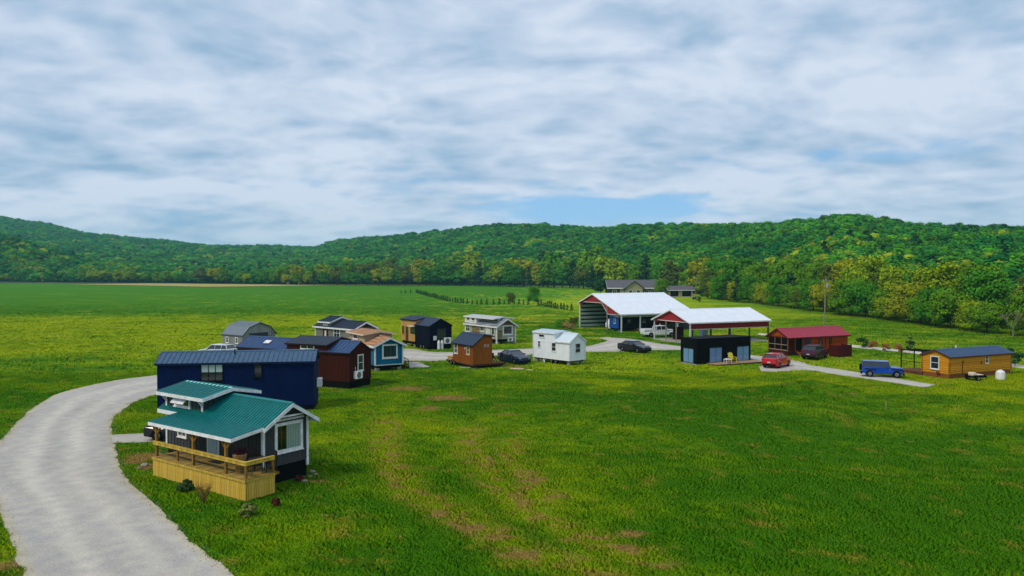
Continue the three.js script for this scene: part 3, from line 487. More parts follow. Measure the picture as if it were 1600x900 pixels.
// ---------------------------------------------------------------- long navy house
{
  const t = thing('navy_house', 'long navy blue house with blue metal roof behind the teal roofed cottage', 'house', -15.09, -58.4, rad(8));
  const W = 3.0, x0 = -11.35, top = gable(W, 3.72, 4.38), navy = M(0x00174a, 0.9, { map: bo1 }), rf = metalRoof(0x41607f, 0.45);
  foot(t, x0, 0, -W, 0);
  shell(t, x0, 0, 0.35, top, navy); part(t, 'skirting', box(x0 + 0.05, -0.05, -0.02, 0.35, -W + 0.05, -0.05), darkSkirt);
  roof(t, x0, 0, top, { ov: 0.14, e0: 0.12, e1: 0.1, th: 0.08, mat: rf, rib: 0.36, trim: M(0x0a1c3a, 0.6), trimH: 0.14 });
  win(t, 'F', 0, -7.45, 2.98, 1.62, 1.3, { cols: 3, rows: 2, trim: blackP, b: 0.06, label: 'dark framed window of six panes', topPane: M(0x9fb6b4, 0.3) });  // pale upper panes: sky reflection painted into their colour
  win(t, 'F', 0, -4.12, 3.05, 0.62, 1.05, { trim: blackP, b: 0.06 });
  acUnit(t, 'R', 0, -1.6, 1.55, 0.85, 0.65);
  part(t, 'vent_pipe', rod([-6.0, 4.1, -1.0], [-6.0, 4.6, -1.0], 0.05), blackP);
}

// ---------------------------------------------------------------- brown house
{
  const t = thing('brown_house', 'dark red brown boarded house with blue metal roof and raised loft', 'house', -14.58, -68.66, rad(-25.6));
  const W = 3.26, x0 = -13.4, top = gable(W, 3.26, 4.12), br = M(0x40190f, 0.9, { map: bo1 }), rf = metalRoof(0x36537f, 0.4);
  foot(t, x0, 0, -W, 0);
  shell(t, x0, 0, 0.62, top, br); part(t, 'skirting', box(x0 + 0.05, -0.05, -0.02, 0.62, -W + 0.05, -0.05), darkSkirt);
  battens(t, 'F', 0, x0, 0, 0.62, () => 3.2, 0.4, br); battens(t, 'R', 0, -W, 0, 0.62, roofLine(top), 0.4, br);
  roof(t, x0, 0, top, { ov: 0.12, e0: 0.1, e1: 0.08, th: 0.07, mat: rf, rib: 0.4, trim: M(0x2a1614, 0.6), trimH: 0.13 });
  const lt = [[0.01, 3.86], [-W * 0.62, 4.36], [-W, 4.1]];
  shell(t, -7.2, -2.5, 3.0, lt, br, 'loft_wall'); roof(t, -7.2, -2.5, lt, { ov: 0.14, e0: 0.12, e1: 0.12, th: 0.07, mat: metalRoof(0x2c3a4c, 0.4), rib: 0.4, trim: M(0x2a1614, 0.6), trimH: 0.13, name: 'loft_roof' });
  win(t, 'F', 0.01, -4.75, 3.58, 1.6, 0.4, { cols: 2, b: 0.07 });
  win(t, 'R', 0, -1.62, 2.22, 0.86, 1.5, { rows: 2, b: 0.09 });
  acUnit(t, 'R', 0, -0.98, 0.85, 0.9, 0.68);
  part(t, 'conduit', rod([0.03, 0.7, -0.85], [0.03, 1.9, -0.85], 0.03), offwhite);
  part(t, 'skylight', (() => { const g = box(-10.6, -9.9, 0, 0.06, -0.25, 0.25); g.rotateX(Math.atan2(0.86, W / 2)); g.translate(0, 3.26 + 0.86 * 0.45 + 0.12, -W / 2 * 0.45); return g; })(), white);
}

// ---------------------------------------------------------------- blue house with tan roof
{
  const t = thing('blue_house', 'blue walled house with tan roof and one big white framed window', 'house', -14.45, -80.85, rad(-59.1));
  const W = 3.15, x0 = -8.6, top = gable(W, 2.78, 3.5), bl = M(0x14709f, 0.8, { map: bo1 }), tan = shingles(0xb98a66), cream = M(0xb9a58c, 0.7, { map: bo1 });
  foot(t, x0, 0, -W, 0);
  shell(t, x0, 0, 0.6, top, bl); part(t, 'chassis', box(x0 + 0.2, -0.2, 0.3, 0.6, -W + 0.25, -0.25), blackP); piers(t, [[-0.35, -0.35], [-0.35, -W + 0.35], [-4.3, -0.35], [-4.3, -W + 0.35], [x0 + 0.35, -0.35], [x0 + 0.35, -W + 0.35]], 0.31, 0.4);
  trailerWheels(t, [-3.2, -2.4], [-0.3, -W + 0.3], 0.3);
  battens(t, 'R', 0, -W, 0, 0.62, roofLine(top), 0.4, bl);
  roof(t, x0, 0, top, { ov: 0.34, e0: 0.25, e1: 0.4, th: 0.09, mat: tan, trim: white, trimH: 0.2 });
  const lt = [[0.01, 3.74], [-W * 0.5, 3.98], [-W - 0.01, 3.74]];
  shell(t, -7.9, -3.1, 2.4, lt, cream, 'loft_wall'); roof(t, -7.9, -3.1, lt, { ov: 0.35, e0: 0.35, e1: 0.4, th: 0.08, mat: tan, trim: painted(0xe0cbb4), trimH: 0.15, name: 'loft_roof', caps: false });
  win(t, 'F', 0.012, -6.0, 3.28, 1.5, 0.6, { b: 0.1 });
  win(t, 'R', 0, -1.66, 2.06, 1.75, 1.5, { b: 0.16 });
  cornerBoards(t, [[-0.02, -0.02, 0.6, 2.72], [-0.02, -W + 0.02, 0.6, 2.72]], white, 0.14);
  part(t, 'trim_board', box(-0.04, 0.03, 0.58, 0.68, -W + 0.08, -0.08), offwhite);
  { const s = part(t, 'steps', [0, 1, 2].map(k => box(-1.9, -0.9, 0.15 + 0.2 * k, 0.2 + 0.2 * k, -W - 0.95 + 0.3 * k, -W - 0.65 + 0.3 * k)), pineDark); part(s, 'stringer', [bar([-1.85, 0, -W - 1.05], [-1.85, 0.62, -W - 0.02], 0.06, 0.2), bar([-0.95, 0, -W - 1.05], [-0.95, 0.62, -W - 0.02], 0.06, 0.2)], M(0x2b211c, 0.8));
    for (const x of [-1.85, -0.95]) part(s, 'handrail', [bar([x, 0.9, -W - 1.05], [x, 1.5, -W - 0.05], 0.06), box(x - 0.03, x + 0.03, 0, 0.9, -W - 1.08, -W - 1.02)], M(0x4a3a2c, 0.8)); }
}

// ---------------------------------------------------------------- grey house with red door
{
  const t = thing('grey_house', 'sage grey house with dark roof and dark red door', 'house', -20.17, -97.8, rad(-43.5));
  const W = 3.3, x0 = -8.9, top = gable(W, 3.28, 4.05), gy = M(0x7b8078, 0.7, { map: bo1 }), rf = shingles(0x2f3b4d);
  foot(t, x0, 0, -W, 0);
  shell(t, x0, 0, 0.5, top, gy); part(t, 'skirting', box(x0 + 0.05, -0.05, -0.02, 0.5, -W + 0.05, -0.05), darkSkirt);
  roof(t, x0, 0, top, { ov: 0.3, e0: 0.3, e1: 0.45, th: 0.09, mat: rf, trim: white, trimH: 0.2 });
  const lt = [[0.01, 3.95], [-W / 2, 4.5], [-W, 3.95]];
  shell(t, -7.7, -5.3, 3.0, lt, gy, 'loft_wall'); roof(t, -7.7, -5.3, lt, { ov: 0.3, e0: 0.2, e1: 0.3, th: 0.08, mat: shingles(0x24384a), trim: white, trimH: 0.18, name: 'loft_roof' });
  win(t, 'F', 0.012, -6.4, 3.65, 1.0, 0.4, { cols: 2, b: 0.06 });
  const d = door(t, 'F', 0, -6.4, 1.0, 0.95, 2.0, painted(0x4a1512, 0.5), painted(0x3a1512)); part(d, 'pane', box(-0.2, 0.2, 0.7, 1.7, 0.056, 0.066), offwhite);
  win(t, 'F', 0, -3.8, 2.5, 1.4, 1.3, { cols: 2, rows: 2 });
  cornerBoards(t, [[-0.02, -0.02, 0.5, 3.2], [x0 + 0.02, -0.02, 0.5, 3.2]], white, 0.14);
  part(t, 'gable_panel', prism([[-0.35, 3.3], [-W / 2, 3.92], [-W + 0.35, 3.3]], 0.001, 0.03), M(0x3a2a26, 0.8));
  win(t, 'R', 0, -1.65, 2.4, 1.7, 1.4, { b: 0.14 });
}

// ---------------------------------------------------------------- black house with wood front
{
  const t = thing('black_house', 'black house with golden wood clad entrance and grey metal roof', 'house', -11.15, -103.53, rad(-54.5));
  const W = 3.5, x0 = -8.6, top = gable(W, 3.18, 4.1), bk = M(0x050b24, 0.85, { map: bo1 }), gold = M(0xc39a5c, 0.7, { map: bo1 }), rf = metalRoof(0x37445f, 0.4);
  foot(t, x0, 0, -W, 0);
  shell(t, -4.1, 0, 0.45, top, bk); part(t, 'skirting', box(-4.0, -0.05, -0.02, 0.45, -W + 0.05, -0.05), darkSkirt);
  battens(t, 'R', 0, -W, 0, 0.45, roofLine(top), 0.4, bk); battens(t, 'F', 0, -4.1, 0, 0.45, () => 3.1, 0.4, bk);
  roof(t, -4.1, 0, top, { ov: 0.1, e0: 0.05, e1: 0.06, th: 0.07, mat: rf, rib: 0.45, trim: blackP, trimH: 0.12 });
  const lt = [[-0.15, 3.78], [-W * 0.55, 4.14], [-W, 3.9]];
  const fr = shell(t, x0, -4.1, 0.75, lt, gold, 'wood_front'); roof(t, x0, -4.1, lt, { ov: 0.16, e0: 0.12, e1: 0.02, th: 0.07, mat: rf, rib: 0.45, trim: blackP, trimH: 0.12, name: 'loft_roof' });
  part(t, 'chassis', box(x0 + 0.1, -4.1, 0.35, 0.75, -W + 0.2, -0.35), blackP); piers(t, [[x0 + 0.5, -0.6], [x0 + 0.5, -W + 0.5], [-5, -0.6]], 0.36);
  const dk = wood(0x5a3a24); door(t, 'F', -0.15, -6.65, 0.8, 0.8, 1.95, dk, gold, true); win(t, 'F', -0.15, -7.85, 2.2, 0.75, 1.3, { trim: gold, b: 0.07 }); win(t, 'F', -0.15, -4.95, 2.35, 1.35, 0.85, { trim: blackP, b: 0.06 });
  part(t, 'awning', box(-5.75, -4.15, 2.85, 2.95, -0.15, 0.35), offwhite);
  win(t, 'R', 0, -1.85, 2.12, 1.3, 1.25, { trim: M(0x2a3038, 0.5), b: 0.06 });
  acUnit(t, 'R', 0, -2.7, 0.72, 1.0, 0.8); part(t, 'meter_box', rbox(0, 0.16, 1.25, 1.82, -1.05, -0.6, 0.02), offwhite);
  for (const z of [-1.25, -1.75]) { const [X, Z] = local(t, 0.35, z), c = thing('propane_cylinder', 'tall white propane cylinder standing against the black house', 'gas cylinder', X, Z, 0, 'propane cylinders at the black house'); const g = new THREE.LatheGeometry([[0, 0], [0.17, 0], [0.19, 0.05], [0.19, 1.0], [0.15, 1.13], [0.06, 1.18], [0, 1.18]].map(p => new THREE.Vector2(...p)), 16); part(c, 'tank', g, white); part(c, 'valve', rod([0, 1.15, 0], [0, 1.3, 0], 0.04), steel); part(c, 'collar', rod([0, 1.16, 0], [0, 1.28, 0], 0.1, 0.1, 12), offwhite); }
  trailerWheels(t, [-2.2, -1.4], [0.02], 0.3);
}

// ---------------------------------------------------------------- white trimmed house with stone panel
{
  const t = thing('clapboard_house', 'pale house with white trim, stone panel and long clerestory', 'house', -2.23, -111.33, rad(-56.3));
  const W = 3.3, x0 = -9.0, top = gable(W, 2.68, 3.66), wl = M(0xa9aca6, 0.7, { map: bo1 }), tn = M(0x8d7b5c, 0.85, { map: sh1 }), rf = shingles(0x8a929c);
  foot(t, x0, 0, -W, 0);
  shell(t, x0, 0, 0.7, top, wl); part(t, 'chassis', box(x0 + 0.2, -0.3, 0.32, 0.7, -W + 0.25, -0.25), blackP); piers(t, [[-0.35, -0.35], [-0.35, -W + 0.35], [-4.5, -0.35], [x0 + 0.35, -0.35], [x0 + 0.35, -W + 0.35]], 0.33);
  roof(t, x0, 0, top, { ov: 0.3, e0: 0.25, e1: 0.45, th: 0.09, mat: rf, trim: white, trimH: 0.2 });
  const lt = [[0.01, 3.66], [-W * 0.5, 3.86], [-W, 3.66]]; shell(t, x0 + 0.01, -5.7, 2.4, lt, white, 'loft_wall');
  const lt2 = [[-0.75, 3.6], [-W * 0.5, 3.84], [-W + 0.5, 3.6]]; shell(t, -5.7, -0.9, 2.8, lt2, white, 'clerestory'); roof(t, x0, -0.6, [[0.01, 3.68], [-W * 0.5, 3.88], [-W, 3.68]], { ov: 0.2, e0: 0.25, e1: 0.1, th: 0.08, mat: painted(0xb9bec4), trim: white, trimH: 0.14, name: 'loft_roof', caps: false });
  for (const x of [-8.1, -6.6]) win(t, 'F', 0.012, x, 3.32, 0.95, 0.5, { b: 0.08 });
  for (const x of [-4.9, -3.7, -2.5, -1.4]) win(t, 'F', -0.75, x, 3.42, 1.05, 0.32, { b: 0.04, trim: blackP, sill: false });
  part(t, 'stone_panel', box(-6.9, -4.7, 0.75, 2.6, 0.002, 0.05), tn); part(t, 'stone_panel', box(0.002, 0.05, 0.75, 2.0, -0.9, -0.1), tn);
  win(t, 'F', 0, -4.0, 2.12, 1.2, 0.95, { cols: 2 }); win(t, 'F', 0, -8.2, 2.0, 1.3, 1.3, { cols: 2, rows: 2 }); door(t, 'F', 0, -2.35, 0.8, 0.9, 1.85, offwhite); win(t, 'F', 0, -0.95, 1.9, 0.8, 1.3);
  win(t, 'R', 0, -1.92, 2.0, 1.7, 1.4, { b: 0.16 });
  part(t, 'gable_panel', prism([[-0.4, 2.72], [-W / 2, 3.5], [-W + 0.4, 2.72]], 0.001, 0.03), M(0x5d554c, 0.85));
  cornerBoards(t, [[-0.02, -0.02, 0.1, 2.62], [-0.02, -W + 0.02, 0.1, 2.62], [x0 + 0.02, -0.02, 0.6, 3.6]], white, 0.16);
  acUnit(t, 'R', 0, -2.2, 0.35, 0.8, 0.6);
}

// ---------------------------------------------------------------- wooden cabin on its trailer deck
{
  const t = thing('wooden_cabin', 'small orange brown board cabin with lean slate roof on a trailer deck', 'cabin', -4.23, -82.93, rad(-58));
  const W = 2.42, x0 = -4.62, top = [[0, 2.62], [-1.32, 3.62], [-W, 3.5]], wd = M(0x9a5a22, 0.72, { map: bo1 }), rf = metalRoof(0x33465f, 0.45);
  foot(t, -6.3, 0, -4.2, 0);
  part(t, 'trailer_deck', box(-6.3, 0.02, 0.28, 0.45, -W - 1.7, 0.02), wood(0x5a3d2c)); { const gd = box(0, 0.19, 0, 0.03, -W - 1.7, 0.04), dm = [wood(0xa07a4f), wood(0x94704a), wood(0xab8659)]; let k = 0; for (let x = -6.3; x < -0.1; x += 0.2) { const m = part(t, 'deck_board', gd, dm[(k * 5 + (k >> 1)) % 3]); m.position.set(x, 0.452, 0); k++; } }
  shell(t, x0, 0, 0.485, top, wd); battens(t, 'F', 0, x0, 0, 0.485, () => 2.6, 0.24, M(0x7e4619, 0.75, { map: gr1 })); battens(t, 'R', 0, -W, 0, 0.485, roofLine(top), 0.3, wd);
  roof(t, x0, 0, top, { ov: 0.2, e0: 0.15, e1: 0.18, th: 0.07, mat: rf, rib: 0.45, trim: M(0x2a1d18, 0.7), trimH: 0.13 });
  win(t, 'F', 0, -3.9, 1.92, 0.85, 1.15, { rows: 2 }); win(t, 'F', 0, -1.05, 1.95, 0.72, 0.95, { rows: 2, trim: painted(0xd9c9a8) }); for (const z of [-1.5, -1.85]) win(t, 'R', 0, z, 2.45, 0.2, 0.24, { b: 0.03, sill: false });
  part(t, 'wall_lamp', rbox(-1.75, -1.62, 2.0, 2.2, 0, 0.1, 0.02), white);
  part(t, 'chassis', box(-6.1, -0.1, 0.12, 0.28, -W - 1.5, -0.15), blackP); piers(t, [[-5.9, -0.4], [-0.3, -0.4], [-0.3, -W - 1.4], [-5.9, -W - 1.4]], 0.13, 0.35); trailerWheels(t, [-5.0, -4.3], [-0.05], 0.27);
  part(t, 'porch_box', [box(-6.2, -5.0, 0.485, 0.85, -1.2, -0.1)], wood(0xc9a368));
  part(t, 'tarp', (() => { const g = new THREE.SphereGeometry(0.5, 10, 6); g.scale(1.1, 0.35, 0.9); g.translate(x0 - 0.7, 2.95, -1.6); return [g, rod([x0 - 0.7, 0.485, -1.6], [x0 - 0.7, 2.95, -1.6], 0.04)]; })(), M(0x1b86a8, 0.6), 'turquoise tarp on a pole');
  [[-0.9, -W - 0.75, 40, 'dark folding chair on the cabin deck against the board wall'], [-0.5, -W - 1.25, -50, 'dark folding chair at the outer edge of the cabin deck']].forEach(([x, z, a, lb]) => { const [X, Z] = local(t, x, z), b = thing('deck_chair', lb, 'chair', X, Z, rad(a), null, 0.485), m = M(0x3a2a20, 0.8); part(b, 'seat', rbox(-0.26, 0.26, 0.4, 0.44, -0.25, 0.25, 0.015), m); part(b, 'backrest', bar([0, 0.44, -0.24], [0, 0.98, -0.36], 0.5, 0.03), m); for (const s of [-0.24, 0.24]) { part(b, 'leg', bar([s, 0, 0.26], [s, 0.62, -0.2], 0.035), m); part(b, 'leg', bar([s, 0, -0.28], [s, 0.62, 0.2], 0.035), m); } });
}

// ---------------------------------------------------------------- white house on wheels
{
  const t = thing('white_house', 'white house on trailer wheels with pale roof standing on the grass', 'house', 6.45, -85.83, rad(-49));
  const W = 2.54, x0 = -6.0, top = gable(W, 2.66, 3.5), wl = M(0xe4e9f0, 0.7, { map: scaled(T.faint, 0.3) }), rf = M(0xd0e0e8, 0.4, { map: scaled(T.faint, 0.3) });
  foot(t, x0, 0, -W, 0);
  shell(t, x0, 0, 0.5, top, wl); battens(t, 'F', 0, x0, 0, 0.5, () => 2.62, 0.4, wl, 0.03); battens(t, 'R', 0, -W, 0, 0.5, roofLine(top), 0.4, wl, 0.03);
  roof(t, -2.4, 0, top, { ov: 0.14, e0: 0.05, e1: 0.12, th: 0.07, mat: rf, rib: 0.4, trim: white, trimH: 0.13 });
  const lt = [[0.012, 3.5], [-W * 0.6, 3.7], [-W, 3.5]]; shell(t, x0 + 0.01, -2.4, 2.4, lt, wl, 'loft_wall'); roof(t, x0, -2.4, lt, { ov: 0.1, e0: 0.1, e1: 0.12, th: 0.06, mat: rf, rib: 0.4, trim: white, trimH: 0.12, name: 'loft_roof', caps: false });
  win(t, 'F', 0.014, -4.55, 3.1, 0.95, 0.38, { b: 0.05 }); win(t, 'F', 0.002, -4.96, 2.1, 0.45, 0.75, { rows: 2, b: 0.05 }); win(t, 'F', 0.002, -2.52, 1.93, 0.72, 1.0, { rows: 2, b: 0.06 }); win(t, 'R', 0, -1.31, 1.9, 0.85, 1.12, { rows: 2, b: 0.06 });
  cornerBoards(t, [[-0.02, -0.02, 0.5, 2.62], [-0.02, -W + 0.02, 0.5, 2.62], [x0 + 0.02, -0.0, 0.5, 3.5]], white, 0.12);
  part(t, 'chassis', [box(x0 + 0.1, -0.1, 0.36, 0.5, -W + 0.1, -W + 0.25), box(x0 + 0.1, -0.1, 0.36, 0.5, -0.25, -0.1), box(x0 + 0.1, x0 + 0.25, 0.362, 0.498, -W + 0.25, -0.25), box(-0.25, -0.1, 0.362, 0.498, -W + 0.25, -0.25)], blackP);
  trailerWheels(t, [-3.1, -2.35], [-0.22, -W + 0.22], 0.33); piers(t, [[-0.4, -0.3], [-0.4, -W + 0.3], [x0 + 0.4, -0.3], [x0 + 0.4, -W + 0.3], [-4.6, -0.3]], 0.37, 0.3);
  part(t, 'brace_leg', [bar([-3.9, 0.02, 0.2], [-4.3, 0.42, -0.1], 0.08), box(x0 + 0.02, x0 + 0.1, 0, 0.5, -0.1, -0.02)], white);
}

// ---------------------------------------------------------------- gambrel shed
{
  const t = thing('gambrel_shed', 'pale grey gambrel roofed shed standing behind the navy house', 'shed', -34.81, -99.04, rad(-34.8));
  const W = 5.2, x0 = -4.3, top = [[0, 2.35], [-0.95, 3.3], [-2.6, 3.85], [-4.25, 3.3], [-W, 2.35]], wl = M(0x8f959a, 0.7, { map: bo1 }), rf = metalRoof(0x7d8a93, 0.4);
  foot(t, x0, 0, -W, 0);
  shell(t, x0, 0, 0.1, top, wl); roof(t, x0, 0, top, { ov: 0.12, e0: 0.12, e1: 0.15, th: 0.07, mat: rf, rib: 0.45, trim: M(0x4b5258, 0.6), trimH: 0.13 });
  part(t, 'skid', [box(x0, 0, -0.02, 0.1, -0.6, -0.4), box(x0, 0, -0.02, 0.1, -W + 0.4, -W + 0.6)], pineDark);
  battens(t, 'R', 0, -W, 0, 0.1, roofLine(top), 0.4, wl); battens(t, 'F', 0, x0, 0, 0.1, () => 2.3, 0.4, wl);
  win(t, 'F', 0, -3.2, 1.6, 0.6, 0.8, { rows: 2 }); win(t, 'F', 0, -1.2, 1.6, 0.6, 0.8, { rows: 2 });
  part(t, 'loft_door', box(0.002, 0.05, 2.0, 2.5, -4.6, -1.0), M(0x33383d, 0.7)); door(t, 'R', 0, -2.6, 0.15, 1.6, 1.8, wl, M(0x4b5258, 0.6)); win(t, 'R', 0.05, -4.2, 2.25, 0.4, 0.34, { b: 0.05, sill: false });
}
// ---------------------------------------------------------------- open barn
const redM = painted(0x9c1f25, 0.5), roofWhite = M(0xdfe6ee, 0.45, { map: scaled(T.faint, 0.15) }), maroon = painted(0x7d181d, 0.65);  // maroon is the same red with the long side shade painted in
{
  const t = thing('open_barn', 'big open barn with white roof and bright red gable', 'barn', 19.02, -133.3, rad(25.2));
  const W = 14.3, L = 15.6, top = [[0, 3.2], [-9.4, 6.48], [-W, 4.78]];
  foot(t, 0, L, -W, 0);
  const rf = roof(t, 0, L, top, { ov: 0.25, e0: 0.3, e1: 0.3, th: 0.08, mat: roofWhite, trim: white, trimH: 0.2 });
  const g = part(t, 'gable_panel', prism([[-0.15, 3.0], [-0.15, 3.2], [-9.4, 6.42], [-W + 0.15, 4.78], [-W + 0.15, 3.95], [-W + 1.4, 4.85], [-6.5, 4.95], [-4.4, 3.0]], 0, 0.06), redM, 'bright red gable cladding');
  part(g, 'gable_trim', [box(-0.03, 0, 4.84, 4.95, -W + 1.4, -6.5), bar([-0.02, 4.9, -6.5], [-0.02, 3.0, -4.35], 0.06, 0.1), box(-0.03, 0, 2.94, 3.03, -4.4, -0.15)], offwhite);
  part(t, 'back_wall', prism([[-0.15, 0], [-0.15, 3.15], [-9.4, 6.38], [-W + 0.15, 4.7], [-W + 0.15, 0]], L - 0.1, L), M(0x7d8788, 0.7, { map: g05 }));
  const lw = part(t, 'side_wall', box(0.2, L - 0.1, 0.02, 4.7, -W + 0.05, -W + 0.1), M(0x33443f, 0.7, { map: g05 })); for (let k = 0; k < 6; k++) part(lw, 'wall_sheet', box(0.25, 6.2, 0.15 + 0.74 * k, 0.56 + 0.74 * k, -W + 0.101, -W + 0.14), M(0xb4c2c0, 0.5, { map: g05 }));
  for (const [x, z, h] of [[0, 0, 3.15], [3.9, 0, 3.15], [8.1, 0, 3.15], [12, 0, 3.15], [L, 0, 3.15], [0, -W, 4.75], [0, -4.6, 4.8], [7.8, -4.6, 4.8], [L - 0.2, -4.6, 4.8]]) part(t, 'post', box(x - 0.09, x + 0.09, -0.02, h, z - 0.09, z + 0.09), z === 0 ? offwhite : z === -W ? white : galv);
  part(t, 'header_beam', box(0, L, 2.98, 3.14, -0.07, 0.07), M(0x2b1416, 0.7));
  for (const x of [4, 8, 12]) part(t, 'truss', [bar([x, 3.1, 0], [x, 6.36, -9.4], 0.1), bar([x, 6.36, -9.4], [x, 4.68, -W], 0.1), box(x - 0.05, x + 0.05, 4.6, 4.7, -W, -4.6)], galv);
  // a small house and a camper parked inside
  { const [X, Z] = local(t, 0.8, -2.1), b = thing('parked_house', 'bright blue fronted dark house parked under the open barn roof', 'house', X, Z, rad(25.2)); const w = 3.0, tp = [[0, 2.62], [-w, 2.95]]; shell(b, 0, 9.5, 0.5, tp, M(0x0b1120, 0.6, { map: bo1 })); part(b, 'blue_front', prism([[-0.02, 0.5], [-0.02, 2.6], [-w + 0.02, 2.92], [-w + 0.02, 0.5]], -0.04, 0), M(0x0d4fae, 0.5, { map: bo1 })); roof(b, 0, 9.5, tp, { ov: 0.15, e0: 0.25, e1: 0.2, th: 0.07, mat: offwhite, trim: white, trimH: 0.14 }); win(b, 'L', -0.04, -1.2, 1.8, 0.5, 0.9, { b: 0.05 }); for (const x of [2.2, 5.4]) win(b, 'F', 0, x, 1.7, 0.9, 0.8, { b: 0.06, trim: M(0x23293a, 0.6) }); part(b, 'chassis', box(0.1, 9.4, 0.3, 0.5, -w + 0.2, -0.2), blackP); trailerWheels(b, [4.2, 5.0], [-0.2], 0.33); piers(b, [[0.5, -0.5], [0.5, -w + 0.5], [9, -0.5], [9, -w + 0.5]], 0.31); part(b, 'step', box(3.2, 4.4, 0, 0.3, 0.02, 0.8), pineDark); }
  { const [X, Z] = local(t, 3.2, -6.6), b = thing('camper_trailer', 'white rounded camper trailer parked inside the open barn', 'camper', X, Z, rad(25.2)); const s = new THREE.Shape([[-2.2, 0.5], [2.2, 0.5], [2.2, 1.9], [1.9, 2.35], [-1.2, 2.4], [-1.9, 2.0], [-2.25, 1.3]].map(p => new THREE.Vector2(...p))); const gg = new THREE.ExtrudeGeometry(s, { depth: 1.7, bevelSize: 0.15, bevelThickness: 0.15, bevelSegments: 3 }); gg.translate(0, 0, -0.85); part(b, 'body', gg, white); part(b, 'window', box(-1.0, 0.2, 1.4, 1.9, 1.0, 1.015), glassDark); trailerWheels(b, [0.2], [0.86, -0.86], 0.32); b.scale.setScalar(0.78); part(b, 'drawbar', [bar([-2.2, 0.5, 0.5], [-3.1, 0.45, 0], 0.08), bar([-2.2, 0.5, -0.5], [-3.1, 0.45, 0], 0.08), rod([-3.05, 0, 0], [-3.05, 0.5, 0], 0.04)], blackP); }
}

